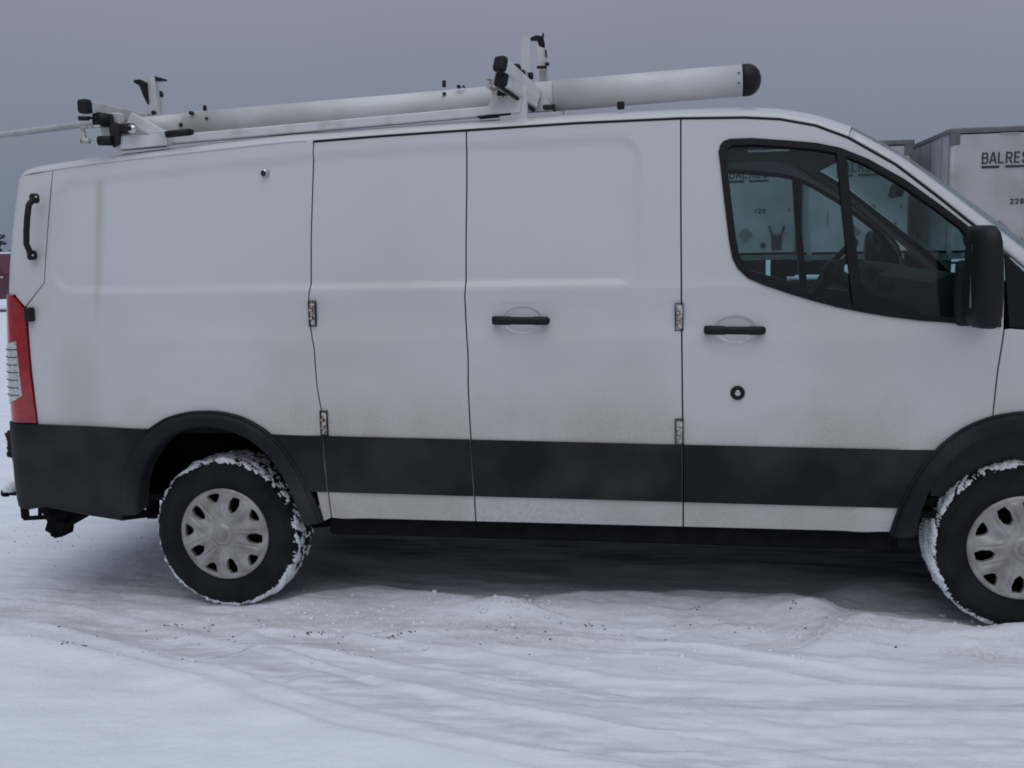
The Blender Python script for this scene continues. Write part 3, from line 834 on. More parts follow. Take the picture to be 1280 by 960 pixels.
# ---- roof, pillars, windscreen, bonnet: one swept cap between the two rails
xs_r = XR + [p[0] for p in rail[:-3]]
zs_r = ZRF + [p[1] + .004 for p in rail[:-3]]
tail_pts = [(3.262, 1.535), (3.36, 1.45), (3.50, 1.325), (3.62, 1.225)]
hood_pts = [(3.66, 1.215), (3.9, 1.155), (4.12, 1.07), (4.23, .97), (4.27, .80), (4.28, .60)]
allp = [(a, b) for a, b in zip(xs_r, zs_r) if a < 3.23] + tail_pts
def sweep(name, pts, w0, w1, H, m, n=25, Hx=0.0, sub=3, wfun=None, xin=0.0, thick=0.0, p=7, parent=van, **kw):
    pts = np.array(pts, float)
    t = np.arange(len(pts)); tt = np.linspace(0, len(pts) - 1, (len(pts) - 1) * sub + 1)
    q = np.stack([np.interp(tt, t, pts[:, 0]), np.interp(tt, t, pts[:, 1])], 1)
    for _ in range(1): q[1:-1] = (q[:-2] + 2 * q[1:-1] + q[2:]) / 4
    tg = np.gradient(q, axis=0); tg /= np.linalg.norm(tg, axis=1)[:, None]
    nrm = np.stack([-tg[:, 1], tg[:, 0]], 1)      # outwards: up on the roof, forward-up on the screen
    ws = np.linspace(w0, w1, n) if wfun is None else wfun
    Vv = []
    for i in range(len(q)):
        x, z = q[i]; y0 = float(ys(max(x, XC), z)) + (-.0025 if x < .42 else .007)
        if x < XC + .05: y0 += RC * (1 - math.sqrt(max(0, 1 - min(1, (XC + .05 - x) / RC) ** 2)))
        hh = H(x) if callable(H) else H; bulge = Hx(x) if callable(Hx) else Hx
        for w_ in ws:
            y = 1.03 + w_ * (1.03 - y0)
            f = (1 - abs(w_) ** p) ** (1 / 2.0)
            Vv.append((x + nrm[i, 0] * hh * f + bulge * (1 - w_ * w_), y, z + nrm[i, 1] * hh * f))
    n = len(ws); Fv = [(i * n + j, i * n + j + 1, (i + 1) * n + j + 1, (i + 1) * n + j) for i in range(len(q) - 1) for j in range(n - 1)]
    me = mesh_np(name, np.array(Vv) - VAN_O, Fv, m, True)
    bm = bmesh.new(); bm.from_mesh(me)
    bmesh.ops.recalc_face_normals(bm, faces=bm.faces)
    if sum(f.normal.z * f.calc_area() for f in bm.faces) < 0: bmesh.ops.reverse_faces(bm, faces=bm.faces)
    if thick:
        bmesh.ops.solidify(bm, geom=bm.faces, thickness=thick)
    bm.to_mesh(me); bm.free()
    return link(name, me, parent, **kw)
ends = np.sign(np.linspace(-1, 1, 33)) * (1 - (1 - np.abs(np.linspace(-1, 1, 33))) ** 2.2)   # dense near the rails
Hroof = lambda x: float(np.interp(x, [-1.2, -1.0, 2.0, 2.6, 3.0, 3.3, 3.7], [.035, .058, .062, .070, .085, .10, .07]))
Bul = lambda x: float(np.interp(x, [2.5, 3.0, 3.7], [0, .05, .12]))
roofp = [p for p in allp if p[0] < 2.75]
i0 = len(roofp)
screen = [roofp[-1]] + [p for p in allp if p[0] >= 2.75]
roof = sweep('roof', roofp, -1, 1, Hroof, M['paint'], wfun=ends, Hx=Bul)
pl = -(1 - (1 - np.linspace(1, .75, 7)) ** 2.2)
pil = [w_ for w_ in ends if w_ <= -0.93]
sweep('windscreen_pillar', screen, -1, 1, Hroof, M['paint'], wfun=np.array(pil), Hx=Bul, thick=0.02)
sweep('windscreen_pillar', screen, -1, 1, Hroof, M['paint'], wfun=-np.array(pil)[::-1], Hx=Bul, thick=0.02)
sweep('windscreen', screen, -1, 1, Hroof, M['glass'], wfun=np.array([pil[-1] - .002] + [w_ for w_ in ends if abs(w_) < .93] + [-pil[-1] + .002]), Hx=Bul)
sweep('bonnet', hood_pts[:4], -1, 1, lambda x: .05, M['paint'], wfun=ends, Hx=lambda x: float(np.interp(x, [3.6, 4.3], [.12, .17])), p=4)
sweep('cowl_panel', [tail_pts[-1], hood_pts[0]], -1, 1, lambda x: .03, M['seal'], wfun=ends, Hx=.12)
sweep('front_fascia', hood_pts[3:], -1, 1, lambda x: .05, M['paint'], wfun=ends, Hx=.17, p=4)
mb = MB(); mb.box((4.42, 1.03, .86), (.06, 1.0, .16), bev=.02)
gr = mb.done('grille', M['trim'], van, org)
mb = MB(); mb.box((4.36, 1.03, .48), (.20, 1.55, .26), bev=.05, seg=2)
mb.box((4.20, .42, .48), (.30, .40, .26), Matrix.Rotation(-.6, 3, 'Z'), bev=.05).box((4.20, 1.64, .48), (.30, .40, .26), Matrix.Rotation(.6, 3, 'Z'), bev=.05)
mb.done('front_bumper', M['trim'], van, org)
for sy in (0, 1):
    yy = .36 if sy == 0 else 1.70
    mb = MB(); mb.box((4.27, yy, .90), (.10, .30, .20), Matrix.Rotation((-.75 if sy == 0 else .75), 3, 'Z'), bev=.03, seg=2)
    mb.done('headlight', M['clear'], van, org)

for sg in (-1, 1):
    wf = np.array([-.985, -.93, -.88]) if sg < 0 else np.array([.88, .93, .985])
    sweep('pillar_trim', screen, -1, 1, lambda x: Hroof(x) - .045, M['interior'], wfun=wf, Hx=lambda x: Bul(x) - .02)

# ---- underbody
mb = MB(); mb.box((1.62, 1.03, .475), (4.9, 1.86, .03))
mb.done('floor_pan', M['dark'], van, org)
for sy in (1, -1):
    yn = (lambda y: y if sy > 0 else 2.06 - y)
    mb = MB(); mb.box((1.66, yn(.075), .385), (2.40, .05, .085), bev=.01)
    mb.box((1.66, yn(.20), .36), (2.5, .07, .12), bev=.01)
    mb.done('rocker_rail', M['dark'], van, org)
    for hx_, hz_ in (RH, FH):
        mb = MB(); n = 20; R_ = .50
        c = (hx_ if hx_ < 1 else hx_)
        P1 = [(c + R_ * math.cos(PI * k / n), .46 + (R_ - .06) * math.sin(PI * k / n)) for k in range(n + 1)]
        a = [mb.bm.verts.new((x, yn(.06), z)) for x, z in P1]; b = [mb.bm.verts.new((x, yn(.46), z)) for x, z in P1]
        for k in range(n): f = mb.bm.faces.new((a[k], a[k + 1], b[k + 1], b[k])); f.smooth = True
        mb.bm.faces.new(b)
        mb.done('wheel_well', M['dark'], van, org)
mb = MB(); mb.tube([(-.058, .3, .318), (-.058, 1.76, .318)], .045, 12); mb.lathe([(.0, -.14), (.10, -.12), (.15, 0), (.10, .12), (0, .14)], (-.058, 1.03, .318), 'Y', 16)
mb.done('rear_axle', M['dark'], van, org)
mb = MB(); mb.tube([(3.347, .3, .34), (3.347, 1.76, .34)], .03, 10); mb.box((3.3, 1.03, .36), (.5, .7, .16), bev=.03)
mb.done('front_axle', M['dark'], van, org)
mb = MB(); mb.tube([(3.0, 1.2, .33), (1.9, 1.25, .31), (1.2, 1.3, .31), (.5, 1.4, .33), (-.4, 1.5, .36), (-1.0, 1.5, .33)], .03, 10)
mb.box((1.0, 1.28, .31), (.7, .24, .14), bev=.05, seg=2)
mb.done('exhaust_pipe', M['rim'], van, org)
# leaf spring, hangers and the brace seen in front of the rear wheel arch opening
mb = MB(); mb.tube([(-.75, .38, .40), (-.4, .36, .30), (-.06, .36, .25), (.35, .36, .30), (.7, .38, .40)], .018, 8)
mb.box((-.74, .38, .46), (.06, .05, .16)); mb.box((.70, .38, .44), (.06, .05, .12))
mb.done('leaf_spring', M['dark'], van, org)
mb = MB()
a = P(172, 644, .15); b = P(196, 640, .15); mb.bar(P(150, 646, .16), P(198, 640, .25), .05, .03); mb.box(P(190, 616, .30), (.05, .05, .25))
mb.bar(P(170, 600, .2), P(198, 592, .3), .03, .03)
mb.done('chassis_bracket', M['dark'], van, org)
# tow hitch with bracket below the rear bumper
mb = MB()
mb.tube([P(28, 652, .42) * [0, 1, 1] + [-1.12, 0, 0], (-1.12, 1.64, .335)], .032, 10)
mb.bar(P(30, 627, .30), P(32, 648, .30), .012, .045); mb.bar(P(29, 648, .30), P(66, 646, .30), .012, .022); mb.bar(P(50, 630, .30), P(50, 648, .30), .012, .02)
mb.done('tow_hitch', M['dark'], van, org)
mb = MB()
f = lambda p: P(p[0], p[1], .24); g_ = lambda p: P(p[0], p[1], .24) + np.array([0, .09, 0])
mb.prism([(46, 622), (60, 617), (78, 620), (84, 632), (82, 645), (80, 657), (78, 671), (68, 673), (63, 667), (56, 663), (59, 652), (52, 640), (46, 630)], f, g_)
mb.bar(P(78, 660, .26), P(108, 643, .26), .03, .025)
mb.tube([P(66, 640, .20), P(66, 640, .24)], .02, 10).tube([P(72, 652, .21), P(72, 652, .24)], .008, 8).tube([P(66, 668, .22), P(66, 668, .30)], .012, 8)
mb.done('hitch_bracket', M['dark'], van, org)
# bumper step across the back, with a clump of snow
mb = MB(); mb.box((-1.20, 1.03, .60), (.16, 1.50, .05), bev=.015); mb.box((-1.13, 1.03, .64), (.06, 1.6, .30), bev=.02)
mb.done('rear_bumper', M['trim'], van, org)
mb = MB()
for k in range(12):
    mb.box(P(17 + rnd.uniform(-2, 1), 540 + k * 2.6, .32), (.03 + rnd.uniform(0, .02), .06, .018), Matrix.Rotation(rnd.uniform(-.4, .4), 3, 'Y'), bev=.006)
mb.done('latch_bracket', M['rim'], van, org)
mb = MB(); q_ = P(4, 616, .45); mb.tube([q_, (-1.08, .45, q_[2] - .01)], .012, 8); mb.lathe([(0, -.02), (.02, -.015), (.022, 0), (.02, .015), (0, .02)], P(7, 616, .45), 'X', 12)
tb = mb.done('tow_ball', M['dark'], van, org)
mb = MB(); r_ = bmesh.ops.create_icosphere(mb.bm, subdivisions=3, radius=1)
c = P(15, 610, .45)
for v in r_['verts']:
    q = v.co.copy(); k = 1 + .18 * math.sin(9 * q.x + 3 * q.z) * math.cos(7 * q.y)
    v.co = Vector((q.x * .035 * k, q.y * .05 * k, max(q.z, -.4) * .034 * k)) + Vector(c)
for f_ in mb.bm.faces: f_.smooth = True
mb.done('snow_clump', M['snow2'], tb, org)

# ---- doors' small parts
def handle(par, px, L=0.245):
    x, z = S(*px); y = float(ys(x, z)) - .026
    mb = MB(); n = 14
    pts = []; rs = []
    prof = [(-.5, .005, .008), (-.485, -.004, .0165), (-.45, -.010, .0185), (-.30, -.013, .019), (-.17, -.014, .0185), (-.15, -.0155, .0165), (0, -.017, .0165), (.22, -.0155, .0165), (.25, -.013, .0185), (.40, -.010, .0175), (.47, -.006, .0165), (.5, .004, .008)]
    rings = []
    for t, dy, r_ in prof:
        ring = []
        for k in range(12):
            a = 2 * PI * k / 12
            ring.append(mb.bm.verts.new((x + t * L, y + dy + .013 * math.cos(a) * (r_ / .0165), z - .004 * t + r_ * math.sin(a))))
        rings.append(ring)
    for a, b in zip(rings, rings[1:]):
        for k in range(12): f = mb.bm.faces.new((a[k], a[(k + 1) % 12], b[(k + 1) % 12], b[k])); f.smooth = True
    mb.bm.faces.new(rings[0][::-1]); mb.bm.faces.new(rings[-1])
    for sx_ in (-.42, .40): mb.box((x + sx_ * L, y + .018, z), (.03, .03, .022), bev=.004)
    mb.done('door_handle', M['black'], par, org)
    # the dished cup behind it
    n = 28; o = [(x + .078 * math.cos(2 * PI * k / n), z + .051 * math.sin(2 * PI * k / n)) for k in range(n)]
    panel('handle_cup', o, M['cup'], par, h=.02, off=-.0070, depth=.003, roll=0, det=False)
handle(doorB, (652, 400)); handle(fdoor, (918, 412))
def hinge(par, px, hgt, left=True):
    x, z = S(*px); y = float(ys(x, z))
    mb = MB(); wd = .024
    mb.box((x, y - .002, z), (wd, .012, hgt), bev=.005)
    for k in (-.38, -.02, .33): mb.box((x + .001, y - .011, z + k * hgt), (wd * .72, .014, hgt * .22), bev=.004)
    mb.tube([(x + (wd * .36), y - .012, z - hgt * .46), (x + (wd * .36), y - .012, z + hgt * .46)], .0045, 8)
    for k in (-.2, .16): mb.tube([(x - .004, y - .020, z + k * hgt), (x - .004, y - .006, z + k * hgt)], .006, 8)
    hg = mb.done('door_hinge', M['steel'], par, org)
    mb = MB()
    fr = wd / 2 + .004
    for sx_ in (-1, 1): mb.box((x + sx_ * fr, y - .003, z), (.003, .010, hgt + .012), bev=0)
    for sz_ in (-1, 1): mb.box((x, y - .003, z + sz_ * (hgt / 2 + .005)), (wd + .011, .010, .003), bev=0)
    mb.done('hinge_seal', M['black'], hg, org)
hinge(doorA, (391, 392), .098); hinge(doorA, (405.5, 529), .098); hinge(doorB, (849, 396), .100); hinge(doorB, (849, 540), .098)
def lock(par, px, r, name='lock', ring='black', core='chrome'):
    x, z = S(*px); y = float(ys(x, z))
    a = MB().lathe([(r, .01), (r, -.006), (r * .92, -.010), (r * .55, -.010), (r * .45, -.006), (0, -.006)], (x, y, z), 'Y', 24).done(name, M[ring], par, org)
    MB().lathe([(r * .42, -.004), (r * .42, -.012), (r * .34, -.014), (0, -.014)], (x, y, z), 'Y', 16).done('lock_core', M[core], a, org)
lock(fdoor, (922, 491), .029)
x, z = S(331, 216); y = float(ys(x, z)) + .004
a = MB().lathe([(.017, .01), (.017, -.008), (.014, -.014), (.006, -.017), (0, -.017)], (x, y, z), 'Y', 20).done('lock', M['chrome'], nearq, org)
MB().lathe([(.0125, -.012), (.0125, -.0175), (0, -.0180)], (x - .002, y, z - .003), 'Y', 14).done('lock_core', M['rim'], a, org)
# grab handle and black check block on the rear door edge
def on(s, z, d): return skin(np.array(float(s)), np.array(float(z)), d, False)
pA = P(43, 247, .1); pB = P(39, 319, .07)
tube_pts = [P(43, 248, .10), P(41, 250, .06), P(36, 256, .03), P(34, 272, .02), P(33, 290, .01), P(33, 305, .01), P(36, 312, .02), P(38, 318, .05), P(39, 320, .08)]
mb = MB(); mb.tube(tube_pts, [.012, .013, .0135, .0135, .0135, .0135, .0135, .013, .012], 12)
mb.box(P(43, 248, .085), (.045, .03, .045), bev=.01); mb.box(P(40, 319, .055), (.045, .03, .045), bev=.01)
gh = mb.done('grab_handle', M['black'], rdoor, org)
mb = MB()
for q in ((45, 246), (41, 319)): mb.tube([P(*q, .065), P(*q, .035)], .005, 8)
each(mb, 'handle_screw', M['chrome'], gh, org)
x, z = S(39, 393)
MB().box((x, float(ys(x, z)) - .010, z), (.036, .035, .064), bev=.006).done('door_check', M['black'], rdoor, org)
# rear plates facing backwards
mb = MB(); mb.box((-1.10, 1.40, 1.15), (.02, .12, .05)); mb.done('rear_door_latch', M['black'], van, org)

# ---- door mirrors
def mirror_unit(far):
    yf = (lambda y: 2.06 - y) if far else (lambda y: y)
    bm = bmesh.new(); n = 20; rings = []
    # housing: stacked rounded sections from the bottom to the rounded top
    c0 = P(1226, 345, -.15); x0 = c0[0]; y0 = -.15
    sec = [(1.262, .50), (1.275, .78), (1.31, .97), (1.40, 1.04), (1.50, 1.02), (1.58, .94), (1.615, .80), (1.636, .50), (1.641, .15)]
    for z, k in sec:
        ring = []
        for i in range(n):
            a = 2 * PI * i / n
            cx_, sy_ = math.cos(a), math.sin(a)
            ex = .047 * k * math.copysign(abs(cx_) ** .6, cx_); ey = .095 * k * math.copysign(abs(sy_) ** .7, sy_)
            lean = (1.45 - z) * .03
            ring.append(bm.verts.new((x0 + .01 + ex - .015 * sy_ + lean, yf(y0 + ey), z)))
        rings.append(ring)
    for a, b in zip(rings, rings[1:]):
        for i in range(n): f = bm.faces.new((a[i], a[(i + 1) % n], b[(i + 1) % n], b[i])); f.smooth = True
    bm.faces.new(rings[0][::-1]); bm.faces.new(rings[-1])
    bmesh.ops.recalc_face_normals(bm, faces=bm.faces)
    bmesh.ops.translate(bm, vec=-Vector(org), verts=bm.verts)
    me = bpy.data.meshes.new('side_mirror'); bm.to_mesh(me); bm.free(); me.materials.append(M['black'])
    o = link('side_mirror', me, van)
    mb = MB(); mb.box((x0 - .029, yf(y0 + .030), 1.455), (.008, .085, .24), Matrix.Rotation(.12 if far else -.12, 3, 'Z'), bev=.003); mb.done('mirror_glass', M['mirror'], o, org)
    mb = MB(); mb.bar((x0 + .02, yf(-.06), 1.34), (3.20, yf(.09), 1.34), .07, .13, bev=.02); mb.bar((x0 + .02, yf(-.06), 1.50), (3.20, yf(.11), 1.47), .05, .05, bev=.015)
    mb.box((3.14, yf(.045), 1.38), (.15, .05, .26), bev=.02, seg=2)
    mb.box((3.115, yf(.02), 1.60), (.06, .06, .08), bev=.02, seg=2)
    mb.done('mirror_arm', M['trim'], o, org)
mirror_unit(False); mirror_unit(True)

# ---- cabin
mb = MB(); mb.box((1.80, 1.03, 1.30), (.03, 1.66, 1.55)); mb.done('bulkhead', M['interior'], van, org)
mb = MB(); mb.box((2.17, 1.03, 2.045), (.70, 1.50, .02), bev=.008); mb.bar((2.50, 1.03, 2.043), (2.74, 1.03, 1.97), 1.42, .015, bev=0); hl = mb.done('headliner', M['headliner'], van, org)
mb = MB(); mb.box((2.42, .95, 2.035), (.20, .11, .018), bev=.006); mb.done('dome_lamp', M['clear'], hl, org)
mb = MB()
prof = [(3.02, .55), (3.00, 1.20), (2.95, 1.32), (2.99, 1.42), (3.08, 1.46), (3.30, 1.42), (3.56, 1.21), (3.60, .55)]
mb.prism(prof, lambda p: (p[0], .12, p[1]), lambda p: (p[0], 1.94, p[1]))
mb.box((3.06, 1.50, 1.42), (.22, .42, .10), Matrix.Rotation(.15, 3, 'Y'), bev=.04, seg=2)
mb.box((3.02, .95, 1.30), (.12, .40, .26), bev=.03, seg=2)
mb.done('dashboard', M['interior'], van, org)
mb = MB(); mb.box((2.6, 1.03, .52), (1.6, 1.80, .04)); mb.done('cab_floor', M['dark'], van, org)
# steering wheel
c = Vector(P(1040, 338, 1.50)); n = 40
ax = Vector((-.80, 0, .60)).normalized(); e1 = Vector((.60, 0, .80)).normalized(); e2 = Vector((0, 1, 0))
mb = MB()
ring = [c + .19 * (math.cos(2 * PI * k / n) * e1 + math.sin(2 * PI * k / n) * e2) for k in range(n + 1)]
mb.tube(ring, .015, 8, False)
mb.bar(c - e2 * .18, c + e2 * .18, .05, .02, up=ax); mb.bar(c, c - e1 * .18, .04, .02, up=ax); mb.box(c + ax * .01, (.07, .16, .12), Matrix((ax, e2, ax.cross(e2))).transposed(), bev=.03)
mb.tube([c, c - ax * .32], .035, 10)
mb.done('steering_wheel', M['black'], van, org)
def seat(yc, wd):
    s0 = MB(); s0.box((2.32, yc, .90), (.50, wd, .16), bev=.05, seg=3)
    o = s0.done('seat', M['seat'], van, org)
    for f in o.data.polygons: f.use_smooth = True
    MB().box((2.02, yc, 1.25), (.13, wd * .96, .62), Matrix.Rotation(-.16, 3, 'Y'), bev=.05, seg=3).done('backrest', M['seat'], o, org)
    MB().box((1.95, yc, 1.66), (.08, .26, .20), Matrix.Rotation(-.10, 3, 'Y'), bev=.035, seg=3).done('headrest', M['seat'], o, org)
    MB().box((2.30, yc, .68), (.42, wd * .8, .30), bev=.02).done('seat_base', M['interior'], o, org)
seat(1.52, .50); seat(.55, .55)
mb = MB(); mb.box(P(1121, 238, 1.0), (.035, .22, .07), Matrix.Rotation(.2, 3, 'Y'), bev=.015, seg=2); mb.bar(P(1124, 232, 1.0), P(1118, 208, 1.0), .02, .02)
mb.done('rear_view_mirror', M['black'], van, org)
# inner face of the doors
for far in (0, 1):
    yf = (lambda y: 2.06 - y) if far else (lambda y: y)
    mb = MB(); lt = [(a_, b_ + .004) for a_, b_ in SL([(1205, 405), (1150, 400), (1075, 389), (1015, 375), (955, 356), (928, 342)])]
    mb.prism([(2.10, .60), (2.95, .60), (3.1, .85)] + lt + [(2.10, 1.48)], lambda p: (p[0], yf(float(ys(p[0], p[1])) + .030), p[1]), lambda p: (p[0], yf(float(ys(p[0], p[1])) + .075), p[1]))
    mb.done('door_liner', M['interior'], van, org)

# ---- wheels: rim (the wheel itself) > tyre, hubcap, snow
def tread_profile():
    return [(.205, .020), (.212, .006), (.235, -.002), (.262, -.007), (.288, -.008), (.300, -.0095), (.303, -.006), (.314, -.002), (.328, .007), (.338, .018), (.3455, .030), (.348, .045), (.349, .060), (.3495, .075), (.344, .078), (.344, .086), (.3495, .089), (.350, .105), (.350, .118), (.344, .121), (.344, .129), (.350, .132), (.3495, .160), (.344, .163), (.344, .170), (.349, .173), (.348, .195), (.345, .212), (.332, .228), (.30, .243), (.25, .243), (.212, .225)]
def make_wheel():
    mb = MB(); mb.lathe([(.0, .10), (.17, .10), (.20, .07), (.206, .03), (.206, .20), (.18, .21)], (0, 0, 0), 'Y', 36)
    mb.lathe([(0, .05), (.10, .05), (.13, .075), (.16, .075)], (0, 0, 0), 'Y', 24)
    wh = mb.done('wheel', M['rim'], van)
    pr = tread_profile(); n = 240; Vv = []; 
    for i in range(n):
        a = 2 * PI * i / n
        for j, (r_, y_) in enumerate(pr):
            r2 = r_
            if .03 < y_ < .205 and r_ > .34:
                ph = (i + (3 if y_ > .1 else 0) + int(y_ * 55)) % 8
                if ph in (0, 1): r2 -= .0075
            elif .012 < y_ <= .03 and (i % 8) in (0, 1, 2): r2 -= .005
            elif r_ > .31 and y_ < .012: y_ = y_ - (.0015 if (i // 4) % 2 else 0)
            Vv.append((r2 * math.cos(a), y_, r2 * math.sin(a)))
    k = len(pr); Fv = [(i * k + j, i * k + j + 1, ((i + 1) % n) * k + j + 1, ((i + 1) % n) * k + j) for i in range(n) for j in range(k - 1)]
    me = mesh_np('tyre', Vv, Fv, M['tyre'], True)
    bm = bmesh.new(); bm.from_mesh(me); bmesh.ops.recalc_face_normals(bm, faces=bm.faces)
    for e_ in bm.edges:
        if len(e_.link_faces) == 2 and e_.calc_face_angle(0) > 0.5: e_.smooth = False
    bm.to_mesh(me); bm.free(); link('tyre', me, wh)
    # hubcap with ten openings
    R = .2135
    def prof(a, b):
        r_ = np.hypot(a, b); th = np.arctan2(b, a)
        big = np.cos(5 * th); sp = np.cos(10 * th)
        d = np.interp(r_, [0, .040, .046, .052, .060, .12, .17, .195, .205, .2135], [.030, .030, .026, .019, .021, .019, .013, .009, .009, .002])
        rad = smooth(.065, .10, r_) * (1 - smooth(.185, .20, r_))
        d = d + rad * (.0065 * (-sp) + .004 * big)
        # two pressed creases along each of the five broad spokes
        t5 = (np.mod(th + PI / 5, 2 * PI / 5) - PI / 5)
        cr = np.exp(-((np.abs(t5) * r_ - .030 - .10 * (r_ - .07)) / .0045) ** 2) * smooth(.06, .08, r_) * (1 - smooth(.17, .19, r_))
        return d - .007 * cr
    posf = lambda a, b, d: np.stack([a, -(prof(a, b)) - d, b], -1)
    circ = [(R * math.cos(2 * PI * k / 60), R * math.sin(2 * PI * k / 60)) for k in range(60)]
    holes = []
    for k in range(5):
        a = 2 * PI * k / 5
        big = [(.110, 0), (.125, .0185), (.160, .026), (.186, .017), (.188, -.017), (.160, -.026), (.125, -.0185)]
        a2 = a + PI / 5
        sml = [(.148, 0), (.156, .015), (.184, .033), (.191, .024), (.193, 0), (.191, -.024), (.184, -.033), (.156, -.015)]
        for q, aa in ((big, a), (sml, a2)):
            holes.append([(x * math.cos(aa) - y * math.sin(aa), x * math.sin(aa) + y * math.cos(aa)) for x, y in q])
    hc = panel('hubcap', circ, M['hubcap'], wh, holes=holes, h=.0055, depth=.022, roll=.006, pos=posf, org=np.zeros(3))
    # badge of the centre cap
    MB().lathe([(.024, -.028), (.024, -.0325), (.0205, -.0335), (0, -.0340)], (0, 0, 0), 'Y', 28).done('centre_cap', M['hubcap'], hc)
    # packed snow on shoulder and tread: lumps grown from a noise field
    nA, nB = 620, 34; bm = bmesh.new()
    pr2 = [(.331, .006), (.338, .015), (.344, .025), (.3475, .035), (.349, .05), (.3497, .07), (.350, .09), (.350, .11), (.350, .14), (.350, .17), (.348, .20)]
    pp = np.array(pr2); tcum = np.r_[0, np.cumsum(np.hypot(*np.diff(pp, axis=0).T))]; tt = np.linspace(0, tcum[-1], nB)
    rr_ = np.interp(tt, tcum, pp[:, 0]); yy_ = np.interp(tt, tcum, pp[:, 1])
    A, T_ = np.meshgrid(np.arange(nA) / nA * 2 * PI, tt, indexing='ij')
    cyc = A * .35 * 1.0
    nzv = fbm(np.cos(A) * 15 + T_ * 70 + 31, np.sin(A) * 15 + T_ * 52 + 17, 5, 91, .72) + .35 * fbm(np.cos(A) * 4, np.sin(A) * 4, 2, 17)
    bias = np.interp(T_, [0, .008, .020, .045, .075, .12, tcum[-1]], [-.12, -.05, .03, .05, .0, -.04, -.07]) + .05 * np.sin(A * 1.0 + 2.2)
    val = nzv + bias
    hgt = np.clip(val, 0, .5) * .040
    grid = {}
    on_ = (val > -.012).astype(int)
    for i in range(nA):
        for j in range(nB):
            r_ = rr_[j] + (hgt[i, j] - .0005 if on_[i, j] else -.006); y_ = yy_[j] - (hgt[i, j] * .5 if tt[j] < .03 else 0)
            grid[i, j] = bm.verts.new((r_ * math.cos(A[i, 0]), y_, r_ * math.sin(A[i, 0])))
    for i in range(nA):
        for j in range(nB - 1):
            i2 = (i + 1) % nA
            if on_[i, j] + on_[i2, j] + on_[i, j + 1] + on_[i2, j + 1] >= 2:
                f = bm.faces.new((grid[i, j], grid[i2, j], grid[i2, j + 1], grid[i, j + 1])); f.smooth = True
    bmesh.ops.delete(bm, geom=[v for v in bm.verts if not v.link_faces], context='VERTS')
    bmesh.ops.recalc_face_normals(bm, faces=bm.faces)
    me = bpy.data.meshes.new('packed_snow'); bm.to_mesh(me); bm.free(); me.materials.append(M['snow2'])
    link('packed_snow', me, wh, kind='stuff')
    return wh
wh = make_wheel()
def place_wheel(o, x, y, z, far, spin):
    o.location = Vector((x, y, z)) - Vector(org); o.rotation_euler = (0, 0, PI if far else 0)
    for ch in o.children: ch.rotation_euler = (0, spin, 0)
def dup_wheel():
    r_ = wh.copy(); COL.objects.link(r_)
    for ch in wh.children:
        c_ = ch.copy(); COL.objects.link(c_); c_.parent = r_
        for g2 in ch.children:
            d_ = g2.copy(); COL.objects.link(d_); d_.parent = c_
    return r_
w2, w3, w4 = dup_wheel(), dup_wheel(), dup_wheel()
# a turn about Y by t moves the pattern by -t seen from the near side
place_wheel(wh, RH[0], .068, RH[1], False, math.radians(5))
place_wheel(w2, FH[0] + .02, .068, FH[1], False, math.radians(24))
w2.rotation_euler = (0, 0, 0)
place_wheel(w3, RH[0], 1.99, RH[1], True, .7)
place_wheel(w4, FH[0] + .02, 1.99, FH[1], True, .2)
for c_ in w2.children:
    if c_.name.startswith('packed_snow'): c_.rotation_euler = (0, 2.2, 0)

# ================================================================= ROOF RACK AND CARRIED ITEMS
RO = (0.35, 1.03, 2.14)
rack = empty('roof_rack', RO, 'white steel ladder rack with two crossbars and black end caps on the van roof', 'roof rack')
rw = M['rackwhite']
# near and far side channels sitting on the roof edge
def chan(yn, far=False):
    yy = 2.06 - .25 if far else .25
    a = P(147, 181, .25); b = P(640, 137, .25); a[1] = b[1] = yy
    mb = MB(); mb.bar(a, b, .05, .040, bev=.005)
    mb.done('side_channel', rw, rack, RO)
    a2 = P(150, 187, .25); b2 = P(640, 143.5, .25); a2[1] = b2[1] = yy
    mb = MB()
    for t0, t1 in ((.0, .12), (.92, 1.0)):
        mb.bar(a2 + (b2 - a2) * t0, a2 + (b2 - a2) * t1, .06, .008)
    each(mb, 'channel_pad', M['black'], rack, RO)
chan(.25); chan(.25, True)
# rear crossbar
zr = 2.262
xr = -0.627
def cross(x, z, y0, y1, w_, h_, capn=True, tilt=0.0):
    mb = MB(); mb.bar((x, y0, z), (x + tilt, y1, z), w_, h_, bev=.008, seg=2); o = mb.done('crossbar', rw, rack, RO)
    mb = MB(); mb.bar((x, y0 - .004, z), (x, y0 + .045, z), w_ + .006, h_ + .006, bev=.014, seg=2); mb.done('end_cap', M['black'], o, RO)
    mb = MB(); mb.bar((x + tilt, y1 - .03, z), (x + tilt, y1 + .004, z), w_ + .006, h_ + .006, bev=.014, seg=2); mb.done('end_cap', M['black'], o, RO)
    return o
cross(xr, zr, .10, 1.93, .050, .058)
cross(1.29, 2.362, .345, 1.93, .048, .050)
def arm(a, b):
    a = Vector(a); b = Vector(b); d = (b - a).normalized()
    mb = MB(); mb.bar(a, b, .050, .058, bev=.006, seg=2); o_ = mb.done('swing_arm', rw, rack, RO)
    mb = MB(); mb.bar(a - d * .004, a + d * .035, .056, .064, bev=.012, seg=2); mb.done('end_cap', M['black'], o_, RO)
    q = Vector((.0, -.012, -.036)); MB().bar(a + q, b + q, .012, .010, bev=0).done('arm_shade_line', M['rim'], o_, RO)  # dark strip below the arm, standing in for its line of shade
arm(P(623, 78, .10), P(670, 120, .36)); arm(P(624, 97, .12), P(668, 128, .33))
